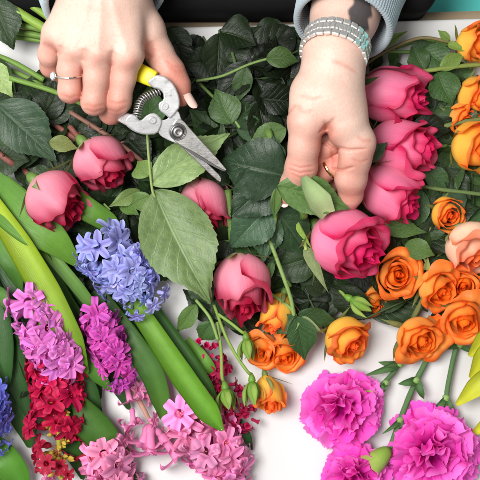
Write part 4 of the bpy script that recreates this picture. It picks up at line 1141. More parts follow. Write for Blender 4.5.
GO = 'orange spray roses'
def orose(label, x, y, z, ax, R, L, seed, pal=ORG, op=.75, K=12, stem=None, **k):
    return rose(label, x, y, z, ax, R, L, pal, K=K, openn=op, seed=seed, stem=stem, srad=1.7, group=GO, name='spray_rose', **k)
orose('orange spray rose facing up against the large hot pink rose', 395, 275, 38, (.25, .0, .95), 19.5, 36, 101, stem=[(400, 262, 8), (420, 240, 10)], K=14)
orose('orange spray rose below a single light green leaf, right of the upturned orange one', 436, 288, 36, (.45, .30, .7), 19.5, 36, 102, stem=[(438, 262, 14), (446, 235, 12)])
orose('small orange spray rose squeezed at the right between two larger orange ones', 464, 284, 30, (-.2, .35, .85), 15, 28, 103, stem=[(462, 262, 10), (458, 240, 8)])
orose('orange spray rose alone on the white table above the carnation stems', 418, 337, 30, (.35, .42, .8), 23, 40, 104, stem=[(404, 316, 10), (392, 300, 8)], K=14, sep=(.3, .9), sepL=.9)
orose('orange spray rose at the right edge above the lime petals', 463, 318, 36, (.05, .45, .85), 21, 36, 105, stem=[(464, 300, 10), (470, 270, 8)])
orose('yellow backed orange spray rose above the left carnation', 346, 339, 32, (.52, .42, .62), 22, 44, 106, pal=ORGY, op=.6, stem=[(318, 326, 22), (300, 312, 16), (285, 300, 12)], sep=(.2, .7))
orose('half open orange rosebud under the pink rose that points down', 277, 314, 32, (-.30, .85, .35), 17, 46, 107, pal=ORGY, op=.15, K=11, stem=[(290, 285, 26), (278, 262, 22), (268, 240, 18)])
orose('red orange spray rose behind a green bud, left of its twin', 262, 349, 22, (-.1, .45, .8), 16, 28, 108, stem=[(270, 330, 12), (276, 318, 10)])
orose('red orange spray rose under the dark leaf, right of its twin', 284, 353, 20, (.1, .5, .8), 16, 28, 109, stem=[(284, 335, 10), (288, 318, 8)])
orose('small yellow orange spray rose with long sepals beside the crimson hyacinth', 269, 394, 26, (.18, .85, .42), 15, 40, 110, pal=ORGY, op=.35, K=11, stem=[(262, 366, 20), (256, 350, 14)], sep=(.1, .7), sepL=1.1)
orose('peach spray rose with a cream back at the right edge', 470, 246, 42, (.32, .72, .55), 27, 48, 111, pal=PEACH, op=.5, stem=[(455, 218, 26), (440, 205, 20)])
orose('yellow and orange spray rose at the right edge below the dark twigs', 474, 147, 36, (.62, .15, .7), 24, 50, 112, pal=ORGY, op=.65, K=12, stem=[(445, 146, 26), (410, 148, 20)], sep=(.0, .3))
orose('golden spray rose at the right edge, second from the top', 476, 96, 26, (.6, .3, .7), 19, 40, 113, pal=ORGY, op=.7, K=12, stem=[(450, 85, 22), (415, 76, 18)])
orose('golden orange spray rose in the top right corner by the table edge', 474, 44, 28, (.6, .1, .7), 18, 40, 114, pal=ORGY, op=.75, K=12, stem=[(450, 45, 22), (425, 40, 20), (395, 48, 14)])
orose('shaded yellow and orange spray rose low among the leaves, above the peach one', 447, 214, 30, (.3, .3, .8), 17, 28, 115, pal=ORGY, op=.4, stem=[(420, 205, 10), (400, 200, 8)])
orose('red orange spray rose low in the shade, behind the golden one at the right', 462, 120, 22, (.4, .3, .7), 17, 28, 116, op=.5, stem=[(430, 108, 10), (405, 100, 8)])
orose('red orange spray rose deep in shade under the large hot pink rose', 372, 301, 15, (.2, .5, .7), 16, 26, 117, op=.4, stem=[(360, 280, 10), (350, 262, 8)])
orose('shaded orange spray rose right of the middle hot pink rose', 446, 133, 14, (.4, .1, .7), 12, 22, 118, op=.4, stem=[(425, 132, 10), (405, 132, 8)])

GB = 'green rose buds'
bud('green rose bud above the crimson hyacinth, against the red orange roses', 247.5, 349, 42, (.12, .95, .15), 7.6, 22, 1, [(242, 332, 42), (232, 324, 40), (218, 314, 34)], group=GB)
bud('round green rose bud hanging over the tip of the wide leaf blade', 227, 399, 44, (.15, .9, .2), 8.4, 22, 2, [(222, 376, 44), (221, 350, 40), (217, 322, 34)], group=GB)
bud('green rose bud touching the small yellow orange spray rose', 253, 393, 44, (.08, .95, .2), 7.8, 25, 3, [(247, 371, 44), (234, 352, 42), (224, 332, 38), (214, 305, 30)], group=GB)
bud('green rose bud pointing right under the large hot pink rose', 361, 305, 34, (.85, .5, .2), 8, 25, 4, [(345, 296, 30), (335, 285, 24)], group=GB)

# carnations
carnation('magenta carnation on the left, whole bloom in view', 343, 414, 32, (-.05, .10, 1), 43, 5, calyx=((381, 386, 12), (364, 398, 18), 4.5, 7),
          stem=([(382, 385, 12), (392, 374, 11), (404, 358, 9), (422, 338, 8)], 3.0, [((386, 383, 12), (376, 390), (384, 392), 3), ((400, 364, 11), (363, 376), (378, 362), 6)]))
carnation('largest magenta carnation, at the lower right', 435, 460, 34, (.0, .22, 1), 50, 6, n=42, calyx=((447, 408, 12), (442, 426, 18), 5, 9),
          stem=([(447, 408, 14), (447, 392, 12), (452, 365, 11), (460, 330, 9), (466, 300, 8)], 3.2, [((446, 398, 13), (430, 412), (455, 412), 5), ((460, 345, 10), (432, 348), (476, 352), 5)]))
carnation('magenta carnation cut by the bottom edge, with a green calyx', 352, 484, 26, (-.35, .25, .9), 36, 7, calyx=((390, 449, 20), (370, 466, 26), 7, 12),
          stem=([(390, 449, 14), (398, 426, 12), (412, 390, 11), (428, 358, 9), (448, 322, 8), (460, 300, 8)], 3.6, [((400, 420, 12), (382, 434), (404, 432), 4), ((416, 380, 12), (398, 384), (424, 399), 7)]))

# lime coloured bloom at the right edge
lb = thing('lime_tulip', 'yellow green flower petals poking in at the right edge', 'tulip', P(505, 385, 25))
Y1, Y2 = hexc('#b9c92a'), hexc('#e2e23a')
for pts, w in (([(508, 372, 24), (484, 380, 34), (456, 405, 24)], [18, 24, 20, 4]), ([(508, 362, 24), (488, 352, 38), (470, 378, 22)], [16, 24, 18, 4]),
               ([(506, 352, 24), (490, 336, 40), (469, 356, 24)], [16, 24, 18, 4]), ([(508, 400, 20), (494, 418, 26), (472, 434, 18)], [16, 22, 16, 4])):
    blade(lb, pts, w, Y1, Y2, cup=.4, name='petal')

# hyacinths with their leaf blades
LIL, VIO, BLU, DBL = hexc('#f08ada'), hexc('#de58c4'), hexc('#b0bcfb'), hexc('#7a84e2')
REDH, PNK, CRI = hexc('#e2185e'), hexc('#ff9fd0'), hexc('#cf1a5c')
hyacinth('lilac hyacinth over the red one, beside the yellow green leaf blade', (28, 300, 38), (62, 366, 38), 31, 34, LIL, 11, fl=29, flo=FLO_SLIM, jitter=.3, zmin=20, fwd=.25, taper=.1,
         blades=[([(-14, 192, 34), (20, 244, 44), (48, 292, 48), (72, 338, 46), (88, 374, 34)], [16, 26, 29, 24, 3], hexc('#b4cc2c'), hexc('#62982a'), dict(cup=.7)),
                 ([(-12, 232, 26), (12, 262, 34), (21, 291, 26)], [18, 24, 18, 3], hexc('#5d8f38'), hexc('#4a7a30'), {}),
                 ([(-12, 288, 26), (6, 300, 34), (17, 314, 28)], [12, 18, 12, 3], hexc('#5d8f38'), hexc('#4a7a30'), {}),
                 ([(6, 205, 22), (38, 250, 30), (66, 300, 26), (98, 344, 20)], [12, 16, 16, 12], hexc('#35592a'), hexc('#47752c'), {})])
hyacinth('violet pink hyacinth between the lilac and the blue ones', (96, 314, 34), (120, 376, 32), 23, 30, VIO, 12, fl=23, flo=FLO_SLIM, jitter=.28, zmin=18,
         blades=[([(20, 220, 26), (62, 268, 34), (92, 306, 34), (118, 350, 26)], [10, 13, 13, 10, 3], hexc('#6a9636'), hexc('#4c7a2c'), {}),
                 ([(70, 330, 20), (92, 366, 28), (113, 392, 20)], [14, 20, 15, 3], hexc('#4f8a2e'), hexc('#5a962e'), {}),
                 ([(60, 340, 18), (84, 380, 22), (102, 416, 16)], [14, 22, 18, 3], hexc('#31572a'), hexc('#3c652c'), {})])
hyacinth('light blue hyacinth with the large pale rose leaf overhanging it', (98, 240, 44), (140, 292, 40), 39, 52, BLU, 13, fl=23, jitter=.3, zmin=26,
         blades=[([(-16, 178, 24), (20, 214, 40), (52, 238, 42), (80, 266, 30)], [34, 44, 42, 26, 6], hexc('#5b8e30'), hexc('#6fa036'), dict(cup=.25)),
                 ([(60, 190, 22), (86, 208, 38), (108, 222, 34), (124, 236, 28)], [16, 24, 20, 4], hexc('#57862e'), hexc('#6d9c38'), {})])
hyacinth('dark blue hyacinth cut off by the left edge', (-12, 378, 34), (-8, 446, 32), 26, 34, DBL, 14, fl=19, jitter=.3, zmin=16)
hyacinth('deep red hyacinth going to seed with yellow tips', (56, 356, 24), (60, 476, 24), 34, 40, REDH, 15, fl=25, jitter=.5, zmin=12, rach=4.2, rcol=hexc('#a6a338'), tipcol=hexc('#b81838'), fwd=-.55, taper=.5, flo=FLO_THIN+FLO[1:3]+FLO_BUD, seedtips=56,
         blades=[([(46, 395, 12), (80, 412, 24), (112, 446, 22), (136, 480, 14)], [18, 32, 34, 26, 4], hexc('#3f6a28'), hexc('#4e7f2c'), {}),
                 ([(-20, 440, 14), (8, 462, 22), (30, 496, 14)], [26, 36, 30, 4], hexc('#5f9430'), hexc('#4e8a2c'), {}),
                 ([(0, 300, 8), (10, 350, 16), (30, 420, 12)], [26, 34, 28, 4], hexc('#35602a'), hexc('#2f5426'), {})])
FX = [((126, 384, 22), (131, 405, 26), 0, PNK), ((132, 408, 22), (134, 428, 24), 1, PNK), ((150, 424, 20), (151, 458, 22), 2, PNK), ((160, 434, 20), (181, 462, 22), 0, PNK),
      ((148, 420, 24), (160, 420, 30), 11, PNK), ((140, 418, 18), (122, 432, 20), 1, PNK), ((156, 428, 18), (168, 448, 16), 10, PNK), ((149, 424, 18), (139, 456, 16), 12, PNK)]
hyacinth('sparse pink hyacinth with long tubes and few florets on bare white table', (124, 372, 14), (160, 440, 18), 12, 2, PNK, 16, fl=18, extra=FX, rach=3.0, rcol=hexc('#b98a78'),
         blades=[([(96, 290, 14), (128, 336, 24), (150, 368, 26), (160, 396, 22), (163, 420, 16)], [16, 24, 24, 20, 5], hexc('#3f6a2c'), hexc('#5a8c34'), {}),
                 ([(64, 300, 10), (100, 350, 14), (130, 410, 12)], [18, 26, 22, 4], hexc('#2e5226'), hexc('#35602a'), {})])
hyacinth('full pink hyacinth under the tip of the wide leaf blade', (186, 410, 18), (228, 464, 18), 33, 34, PNK, 17, fl=30, flo=FLO_SLIM+FLO_THIN, jitter=.35, zmin=14, taper=.1,
         blades=[([(122, 286, 30), (150, 326, 42), (182, 374, 46), (208, 410, 48), (223, 431, 46)], [15, 20, 24, 23, 3], hexc('#6f9c2c'), hexc('#6aa52c'), dict(cup=.8)),
                 ([(150, 300, 20), (182, 344, 34), (206, 378, 36), (218, 400, 32)], [12, 15, 14, 9, 3], hexc('#3f7030'), hexc('#4e8030'), dict(roll=.5)),
                 ([(186, 340, 24), (206, 362, 34), (216, 377, 28)], [9, 14, 11, 3], hexc('#6fa03c'), hexc('#5f9a30'), {}),
                 ([(226, 408, 10), (244, 432, 16), (252, 450, 8)], [8, 12, 9, 2], hexc('#2e5a2c'), hexc('#28502a'), {})])
hyacinth('pale pink hyacinth cut off by the bottom edge', (100, 446, 20), (124, 500, 20), 26, 26, PNK, 18, fl=27, flo=FLO_SLIM+FLO_THIN, jitter=.35, zmin=12, taper=.05,
         extra=[((54, 484, 14), (36, 472, 16), 11, PNK), ((60, 470, 14), (48, 482, 18), 12, PNK)])
hyacinth('crimson hyacinth with tight florets under the green rose buds', (200, 346, 18), (246, 420, 18), 22, 60, CRI, 19, fl=13, jitter=.4, zmin=10, flo=FLO_BUD+FLO_BUD+FLO[:1], rcol=hexc('#8a3a4a'), taper=.1)

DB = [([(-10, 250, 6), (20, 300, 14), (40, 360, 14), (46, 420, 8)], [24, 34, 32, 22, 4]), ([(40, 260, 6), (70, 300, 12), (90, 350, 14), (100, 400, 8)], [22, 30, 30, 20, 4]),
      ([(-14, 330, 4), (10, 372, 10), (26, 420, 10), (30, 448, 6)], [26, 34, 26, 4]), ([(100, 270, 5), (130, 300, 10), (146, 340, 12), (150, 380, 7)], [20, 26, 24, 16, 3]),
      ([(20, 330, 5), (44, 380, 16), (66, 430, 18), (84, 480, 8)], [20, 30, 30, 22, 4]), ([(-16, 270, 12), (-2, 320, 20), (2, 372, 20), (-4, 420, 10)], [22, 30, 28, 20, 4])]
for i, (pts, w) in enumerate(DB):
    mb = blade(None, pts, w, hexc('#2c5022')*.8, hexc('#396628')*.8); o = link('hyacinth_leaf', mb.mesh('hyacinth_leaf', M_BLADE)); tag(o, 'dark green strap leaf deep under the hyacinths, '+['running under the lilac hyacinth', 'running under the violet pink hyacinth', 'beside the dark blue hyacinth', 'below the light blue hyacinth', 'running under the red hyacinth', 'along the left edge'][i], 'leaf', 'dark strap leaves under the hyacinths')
# ------------------------------------------------------------------ loose foliage: named leaves first
def sprig(label, pts, rad, col, leaves, group=None, cat='sprig', name='leafy_sprig', thorns=0, seed=0):
    r = thing(name, label, cat, P(*pts[0]), None, group)
    part(r, 'stem', stem_mb(pts, rad, col, thorns=thorns, seed=seed), M_STEM)
    for lf in leaves: leaf(r, *lf[:4], **(lf[4] if len(lf) > 4 else {}))
    return r
sprig('rose leaf sprig with the largest pale green leaf, in the middle', [(147, 132, 66), (149, 160, 68), (152, 188, 66), (155, 198, 64)], 1.3, hexc('#8aa05c'),
      [((154, 190, 66), (209, 305, 70), 76, hexc('#839d6c'), dict(var=4, roll=-.1)), ((150, 184, 64), (230, 130, 60), 42, hexc('#8fa878'), dict(var=1)),
       ((149, 176, 60), (136, 160, 48), 24, hexc('#7d9a5c'), dict(var=0)), ((150, 196, 60), (128, 206, 50), 20, hexc('#6d8a50'), dict(var=2))])
sprig('dark blue green rose leaf sprig right of the secateurs tips', [(284, 150, 60), (280, 175, 62), (268, 205, 58)], 1.8, hexc('#6d8a48'),
      [((286, 176, 66), (224, 160, 72), 66, G_BLUE*.95, dict(var=1, tmpl=LEAF_ROUND)), ((280, 172, 60), (232, 216, 66), 54, G_BLUE*.8, dict(var=0, tmpl=LEAF_ROUND)), ((277, 168, 62), (272, 136, 66), 22, hexc('#4c6a58'), dict(var=1)),
       ((270, 206, 52), (232, 246, 58), 46, hexc('#3f5c48'), dict(var=1, tmpl=LEAF_ROUND)), ((272, 205, 54), (312, 258, 40), 44, hexc('#38553c'), dict(var=1)), ((268, 210, 48), (262, 262, 40), 36, hexc('#38553c'), dict(var=3))])
sprig('green leaf pair laid over the thumb of the steadying hand', [(276, 190, 66), (276, 215, 56), (272, 240, 44)], 1.6, hexc('#6d8a40'),
      [((277, 186, 90), (351, 209, 86), 40, hexc('#5c7c48'), dict(var=0, roll=.15)), ((279, 184, 86), (312, 205, 84), 22, hexc('#3e5c38'), dict(var=2, roll=-.3)), ((276, 188, 76), (274, 220, 66), 11, hexc('#5c7a44'), dict(var=2))])
sep = thing('rose_leaf', 'narrow pale green leaflet standing above the large hot pink rose', 'leaf', P(324, 210, 88))
blade(sep, [(327, 214, 84), (318, 200, 94), (308, 185, 98), (301, 172, 100)], [16, 25, 15, 2], hexc('#c4d59a'), hexc('#8fae72'), cup=.5, name='leaflet')
sprig('big dark leaf at the left edge above the dusky rosebud', [(-14, 92, 40), (-4, 108, 44), (2, 118, 44)], 1.6, hexc('#5d7a48'),
      [((-4, 104, 46), (56, 160, 48), 52, hexc('#3a5240'), dict(var=0)), ((-6, 120, 40), (12, 152, 36), 26, hexc('#557058'), dict(var=2)), ((-4, 100, 34), (40, 84, 30), 30, G_DARK, dict(var=1))])
sprig('light green leaf at the left edge above the dark leaf', [(-20, 58, 34), (-10, 70, 36), (-4, 80, 36)], 1.5, hexc('#7d9a48'),
      [((-12, 62, 38), (12, 96, 40), 26, hexc('#a3bb80'), dict(var=1))])
sprig('rounded dark leaf in the top left corner over the bundled stems', [(-14, -10, 40), (-6, 4, 44)], 1.6, hexc('#5d7a48'),
      [((-6, -2, 50), (12, 50, 44), 40, hexc('#2c4426'), dict(var=4))])
sprig('reddish green leaf beside the second dusky rosebud', [(60, 140, 36), (66, 145, 40)], 1.4, hexc('#8a5a48'),
      [((49, 142, 52), (78, 148, 52), 17, hexc('#7b8450'), dict(var=0))])
sprig('light leaf at the lower edge of the second dusky rosebud', [(104, 204, 36), (110, 210, 38)], 1.2, hexc('#6d8a48'),
      [((140, 190, 30), (110, 206, 44), 16, hexc('#8aa468'), dict(var=2)), ((120, 204, 30), (138, 214, 44), 14, hexc('#5f8240'), dict(var=0))])
sprig('single light green leaf above the second orange spray rose', [(428, 272, 30), (424, 258, 40), (410, 246, 40)], 1.2, hexc('#7d9a50'),
      [((405, 244, 46), (435, 256, 46), 22, hexc('#5f8044'), dict(var=4)), ((376, 226, 44), (428, 232, 40), 20, hexc('#5c7c48'), dict(var=0)), ((426, 270, 34), (428, 256, 44), 7, hexc('#9db57c'), dict(var=0, tmpl=LEAF_SMOOTH))])
sprig('dark green leaf hanging over the red orange roses', [(268, 292, 40), (288, 306, 42), (296, 316, 40)], 1.6, hexc('#7d9a50'),
      [((296, 316, 46), (306, 362, 34), 30, hexc('#3c5c38'), dict(var=0)), ((294, 316, 44), (276, 334, 38), 22, hexc('#41603c'), dict(var=4)), ((298, 314, 44), (340, 322, 36), 20, hexc('#3c5a38'), dict(var=1)),
       ((300, 318, 44), (325, 334, 40), 10, hexc('#a5b88a'), dict(var=1, tmpl=LEAF_SMOOTH)), ((298, 318, 44), (290, 338, 44), 7, hexc('#8aa468'), dict(var=1, tmpl=LEAF_SMOOTH))])
sprig('thin pale stem coming down between the pink rose and the large hot pink rose', [(268, 236, 44), (278, 262, 44), (290, 296, 44), (294, 316, 42)], 2.0, hexc('#7a9650'),
      [((272, 262, 40), (266, 290, 42), 8, hexc('#4c6c3c'), dict(var=0, tmpl=LEAF_SMOOTH)), ((305, 286, 36), (328, 294, 30), 16, G_DARK*1.3, dict(var=0)), ((300, 282, 30), (340, 262, 28), 40, G_DARK*1.2, dict(var=1))])
sprig('twisted leaflet hanging from the large hot pink rose', [(304, 240, 62), (306, 250, 62)], 1.6, hexc('#9db25c'),
      [((307, 246, 62), (328, 296, 46), 14, hexc('#a9b98c'), dict(var=1, tmpl=LEAF_SMOOTH, roll=.6)), ((299, 222, 66), (312, 252, 64), 9, hexc('#a0c05a'), dict(var=0, tmpl=LEAF_SMOOTH, roll=.9))])
sprig('small green leaf with a thin stem above the crimson hyacinth', [(196, 300, 34), (210, 318, 40), (218, 340, 40)], 1.6, hexc('#7a9650'),
      [((196, 304, 40), (176, 334, 34), 18, hexc('#5f8044'), dict(var=0)), ((212, 322, 38), (198, 342, 30), 22, hexc('#426436'), dict(var=2)), ((222, 318, 36), (248, 330, 34), 14, G_DARK*1.4, dict(var=0)), ((214, 300, 30), (232, 322, 28), 24, G_DARK*1.3, dict(var=3))])
sprig('long arching thin stem with small leaves above the orange spray rose', [(330, 120, 14), (360, 72, 18), (385, 52, 26), (420, 38, 34), (450, 42, 32)], 1.6, hexc('#7c6f48'),
      [((366, 55, 24), (408, 30, 30), 12, hexc('#7c9a58'), dict(var=2)), ((392, 50, 22), (396, 68, 10), 12, hexc('#3c5c30'), dict(var=1)), ((450, 40, 34), (438, 30, 36), 9, hexc('#7c9a50'), dict(var=0)), ((448, 44, 32), (470, 52, 40), 8, hexc('#8aa650'), dict(var=0, tmpl=LEAF_SMOOTH))])
sprig('straight green stem across the white table beside the watch', [(340, 60, 14), (380, 52, 20), (430, 52, 20), (446, 46, 22)], 1.8, hexc('#5c7a3c'),
      [((424, 48, 26), (452, 70, 30), 30, hexc('#3e5e34'), dict(var=4)), ((410, 56, 22), (436, 42, 26), 20, hexc('#2f4a2a'), dict(var=0)), ((395, 54, 16), (392, 74, 8), 9, hexc('#3c5c38'), dict(var=1)), ((378, 50, 18), (370, 72, 10), 16, G_DARK*1.3, dict(var=2))])
sprig('leafy twig between the hot pink roses and the golden ones', [(405, 74, 28), (432, 70, 34), (462, 66, 32), (490, 64, 30)], 2.2, hexc('#76863f'),
      [((438, 72, 36), (452, 106, 32), 34, hexc('#456a38'), dict(var=4)), ((440, 70, 34), (466, 52, 34), 16, hexc('#7c9a50'), dict(var=0)), ((424, 70, 30), (412, 46, 30), 24, hexc('#38552e'), dict(var=1)), ((430, 74, 30), (432, 112, 20), 30, G_DARK*1.2, dict(var=3))])
sprig('dark twig over the gap between the two upper hot pink roses', [(405, 122, 36), (432, 128, 34), (462, 122, 32), (490, 118, 30)], 2.4, hexc('#6c7a48'),
      [((412, 126, 38), (452, 130, 38), 26, G_DEEP*1.3, dict(var=0)), ((432, 120, 30), (462, 140, 26), 22, G_DARK, dict(var=2))])
sprig('dark twig with dull leaves below the middle hot pink rose', [(400, 180, 24), (432, 188, 34), (462, 192, 34), (495, 196, 30)], 2.0, hexc('#5d7340'),
      [((424, 168, 34), (452, 194, 34), 22, hexc('#41603c'), dict(var=0)), ((450, 192, 34), (464, 214, 36), 24, hexc('#38553c'), dict(var=1)), ((446, 168, 30), (470, 200, 30), 24, G_DARK*1.2, dict(var=3)), ((440, 162, 30), (428, 192, 26), 18, G_DARK*1.4, dict(var=0)), ((422, 190, 28), (406, 236, 26), 26, hexc('#41683c'), dict(var=0))])
sprig('thin stem with a light leaf by the wrist, in the dark heap', [(196, 81, 44), (222, 76, 48), (250, 64, 52), (278, 56, 54)], 1.3, hexc('#6c8648'),
      [((266, 58, 56), (300, 60, 54), 22, hexc('#526e3e'), dict(var=2)), ((246, 66, 50), (238, 104, 46), 20, hexc('#45603a'), dict(var=1))])
sprig('green leaves low between the secateurs and the steadying hand', [(200, 84, 30), (228, 112, 42), (240, 128, 44)], 1.5, hexc('#6c8648'),  # leaf colours in lighter greens than the heap around them
      [((232, 124, 46), (216, 88, 44), 34, hexc('#4a683c'), dict(var=4)), ((230, 124, 44), (266, 96, 40), 34, hexc('#2f4a2c'), dict(var=1)), ((286, 128, 44), (246, 146, 50), 26, hexc('#6a8858'), dict(var=4)), ((236, 128, 40), (270, 132, 40), 26, hexc('#38553a'), dict(var=0))])

leaf(thing('rose_leaf', 'small dark leaf between the steadying knuckle and the middle hot pink rose', 'leaf', P(370, 150, 60)), (366, 162, 66), (387, 142, 72), 17, hexc('#3e5c40'), var=0)
leaf(thing('rose_leaf', 'tiny dark sepal lying on the topmost hot pink rose', 'leaf', P(364, 80, 78)), (362, 84, 80), (381, 76, 80), 6, hexc('#44562e'), tmpl=LEAF_SMOOTH, var=0)
sprig('large dark leaves reaching over the far table edge between the hands', [(238, 92, 30), (236, 68, 34), (232, 52, 32)], 1.6, hexc('#4c6034'),
      [((226, 60, 30), (262, 24, 36), 34, hexc('#20301c'), dict(var=1)), ((250, 58, 26), (306, 26, 30), 38, hexc('#1c2a19'), dict(var=0)), ((268, 66, 30), (318, 44, 26), 34, hexc('#22331e'), dict(var=4)), ((232, 70, 26), (216, 38, 24), 26, hexc('#24361f'), dict(var=3))])
sprig('dark leaf just right of the thumb of the cutting hand by the white gap', [(176, 84, 24), (172, 60, 26), (170, 50, 26)], 1.5, hexc('#4c6034'),
      [((166, 28, 24), (192, 60, 30), 30, hexc('#22331e'), dict(var=1))])
def dleaf(b, t, w, c, v=0, z=40): return ((b[0], b[1], z), (t[0], t[1], z+4), w, c, dict(var=v))
sprig('light green leaf glimpsed through the open secateurs', [(110, 120, 50), (140, 122, 56), (158, 116, 56)], 1.5, hexc('#6c8648'),
      [dleaf((150, 128), (150, 84), 34, hexc('#5f8f52'), 4, 62)])
# bundled flower stems, top left
GS = 'bundled green stems in the top left corner'
rs = np.random.RandomState(5)
for i, (x0, y0, x1, y1, r, z, lab) in enumerate([
    (-30, -12, 60, 38, 4.6, 40, 'thickest green stem in the top left corner, running under the hand'),
    (-12, -18, 70, 34, 3.6, 34, 'green stem along the upper side of the top left bundle'),
    (4, 22, 75, 42, 3.0, 30, 'thin green stem in the middle of the top left bundle'),
    (2, 30, 75, 48, 3.2, 24, 'lower green stem of the top left bundle, above the white gap'),
    (0, 36, 75, 50, 2.6, 18, 'lowest green stem of the top left bundle'),
    (-20, 50, 44, 80, 2.8, 30, 'green stem below the white gap at the left edge'),
    (-14, 62, 60, 96, 2.4, 24, 'second green stem below the white gap at the left edge'),
    (10, 78, 100, 112, 2.6, 44, 'green stem just under the ring finger of the cutting hand')]):
    zc = z; o = link('flower_stem', None) if False else None
    mb = stem_mb([(x0, y0, zc), ((x0+x1)/2+rs.uniform(-2, 2), (y0+y1)/2-3, zc+3), (x1, y1, zc)], r, hexc('#83a33c') if i in (0, 1) else hexc('#6d8f3c'), seed=i, thorns=1 if i > 4 else 0, n=30)
    o = link('flower_stem', mb.mesh('flower_stem', M_STEM)); tag(o, lab, 'flower stem', GS if i < 5 else None)
mb = stem_mb([(70, 112, 44), (96, 128, 46), (120, 144, 44), (148, 166, 36)], 2.2, hexc('#7a5648'), seed=9, thorns=3, n=36)
o = link('flower_stem', mb.mesh('flower_stem', M_STEM)); tag(o, 'reddish brown thorny stem above the second dusky rosebud', 'flower stem')
# the dark heap: compound rose leaves filling the bunch
MARKS = [((222, 182), 'secateurs tips'), ((147, 122), 'secateurs spring'), ((192, 104), 'thumbnail of the cutting hand'), ((110, 112), 'curled index fingertip'), ((72, 76), 'diamond ring'), ((20, 135), 'big dark leaf at the left edge'),
  ((5, 80), 'light green leaf at the left edge'), ((57, 200), 'left dusky rosebud'), ((100, 163), 'right dusky rosebud'), ((62, 144), 'reddish green leaf'), ((205, 207), 'pink rose half hidden by leaves'), ((242, 286), 'pink rose pointing down'),
  ((180, 250), 'largest pale green leaf'), ((190, 165), 'light leaf under the secateurs'), ((252, 170), 'large dark blue green leaf'), ((340, 50), 'wristwatch'), ((288, 120), 'knuckle of the steadying thumb'), ((284, 200), 'steadying thumbnail'),
  ((285, 58), 'thin stem with a light leaf'), ((200, 40), 'white gap in the heap'), ((347, 243), 'large hot pink rose'), ((392, 96), 'topmost hot pink rose'), ((402, 146), 'middle hot pink rose'), ((389, 193), 'lowest hot pink rose'),
  ((395, 275), 'upturned orange rose'), ((437, 288), 'orange rose below a light leaf'), ((464, 284), 'smallest orange rose at the right'), ((418, 337), 'orange rose alone on white'), ((463, 318), 'orange rose above the lime petals'), ((346, 339), 'yellow backed orange rose'),
  ((277, 314), 'half open orange rosebud'), ((262, 349), 'left red orange twin rose'), ((284, 353), 'right red orange twin rose'), ((470, 246), 'peach rose at the right edge'), ((474, 147), 'yellow and orange rose at the right edge'), ((476, 96), 'golden rose at the right edge'),
  ((361, 305), 'green bud pointing right'), ((120, 266), 'light blue hyacinth'), ((55, 340), 'lilac hyacinth'), ((110, 345), 'violet pink hyacinth'), ((60, 415), 'red hyacinth'), ((3, 415), 'dark blue hyacinth'), ((306, 340), 'dark leaf over the orange roses'), ((420, 250), 'single light green leaf'), ((446, 90), 'round mid green leaf')]
USED = set()
def where(c, fallback, what='dark rose leaf sprig'):
    c = np.asarray(c, float)
    for (m, nm) in sorted(MARKS, key=lambda q: np.hypot(*(np.array(q[0])-c))):
        d = c-np.array(m)
        if np.hypot(*d) > 75: break
        w = ('just below' if d[1] > 0 else 'just above') if abs(d[1]) > abs(d[0]) else ('right of' if d[0] > 0 else 'left of')
        if (w, nm, what) not in USED: USED.add((w, nm, what)); return f'{what} {w} the {nm}'
    return fallback
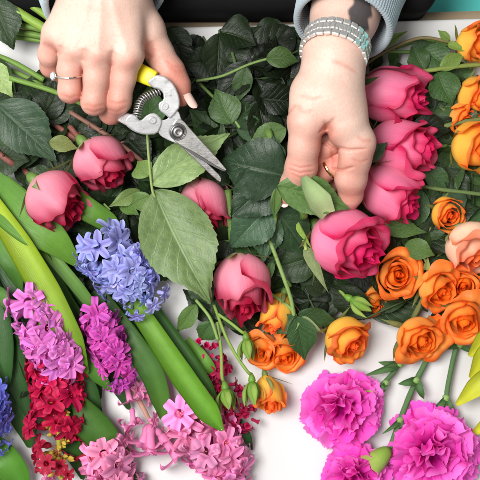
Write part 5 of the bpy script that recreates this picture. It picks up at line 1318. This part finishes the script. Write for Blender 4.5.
def heap():
    rs = np.random.RandomState(77); made = 0
    gaps = [(200, 40, 14, 9), (22, 66, 16, 9), (186, 312, 14, 10)]
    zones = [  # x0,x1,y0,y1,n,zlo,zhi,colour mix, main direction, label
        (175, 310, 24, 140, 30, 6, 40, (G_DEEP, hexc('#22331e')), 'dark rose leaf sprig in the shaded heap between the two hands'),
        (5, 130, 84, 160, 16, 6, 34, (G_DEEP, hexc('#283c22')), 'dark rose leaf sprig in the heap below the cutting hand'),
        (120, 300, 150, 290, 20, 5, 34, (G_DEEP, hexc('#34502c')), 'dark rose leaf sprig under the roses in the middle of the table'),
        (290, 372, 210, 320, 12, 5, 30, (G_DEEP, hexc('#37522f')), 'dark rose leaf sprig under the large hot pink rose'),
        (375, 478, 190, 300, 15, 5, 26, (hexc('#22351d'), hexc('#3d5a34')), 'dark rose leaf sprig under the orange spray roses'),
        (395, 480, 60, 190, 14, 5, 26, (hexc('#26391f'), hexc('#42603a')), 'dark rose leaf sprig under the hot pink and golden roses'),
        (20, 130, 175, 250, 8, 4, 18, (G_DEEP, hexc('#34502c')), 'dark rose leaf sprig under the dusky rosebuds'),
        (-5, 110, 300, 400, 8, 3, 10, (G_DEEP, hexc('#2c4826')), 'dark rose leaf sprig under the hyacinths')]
    for x0, x1, y0, y1, n, zl, zh, (c0, c1), lab in zones:
        for i in range(n):
            cx, cy = rs.uniform(x0, x1), rs.uniform(y0, y1); z = rs.uniform(zl, zh); an = rs.uniform(0, 2*np.pi); L = rs.uniform(55, 100)
            d = np.array([math.cos(an), math.sin(an)]); s = np.array([-d[1], d[0]]); c = np.array([cx, cy])
            def ok(q): 
                if q[1] < (27 if 214 < q[0] < 300 else 33 if q[0] < 350 else 60) or (q[1] > 325 and q[0] > 120): return False
                return all(((q[0]-a)/ra)**2+((q[1]-b)/rb)**2 > 1.7 for a, b, ra, rb in gaps)
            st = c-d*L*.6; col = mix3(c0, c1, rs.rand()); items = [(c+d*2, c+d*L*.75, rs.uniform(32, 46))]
            for k in (0.0, -.42):
                for sg in (-1, 1):
                    b = c+d*L*k; items.append((b, b+s*sg*L*.52+d*L*rs.uniform(.12, .3), rs.uniform(28, 40)))
            items = [(b, t, w) for b, t, w in items if ok(t) and ok(b) and ok((b+t)/2)]
            if len(items) < 2: continue
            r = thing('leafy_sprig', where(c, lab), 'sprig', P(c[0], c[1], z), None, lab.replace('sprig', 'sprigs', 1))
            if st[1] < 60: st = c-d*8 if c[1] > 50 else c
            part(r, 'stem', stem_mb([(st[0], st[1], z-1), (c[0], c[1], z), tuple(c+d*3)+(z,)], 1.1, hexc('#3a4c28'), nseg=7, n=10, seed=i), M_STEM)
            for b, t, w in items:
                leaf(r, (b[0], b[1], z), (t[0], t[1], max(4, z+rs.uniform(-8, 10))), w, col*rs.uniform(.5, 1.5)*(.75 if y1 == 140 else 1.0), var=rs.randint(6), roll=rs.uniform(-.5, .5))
heap()
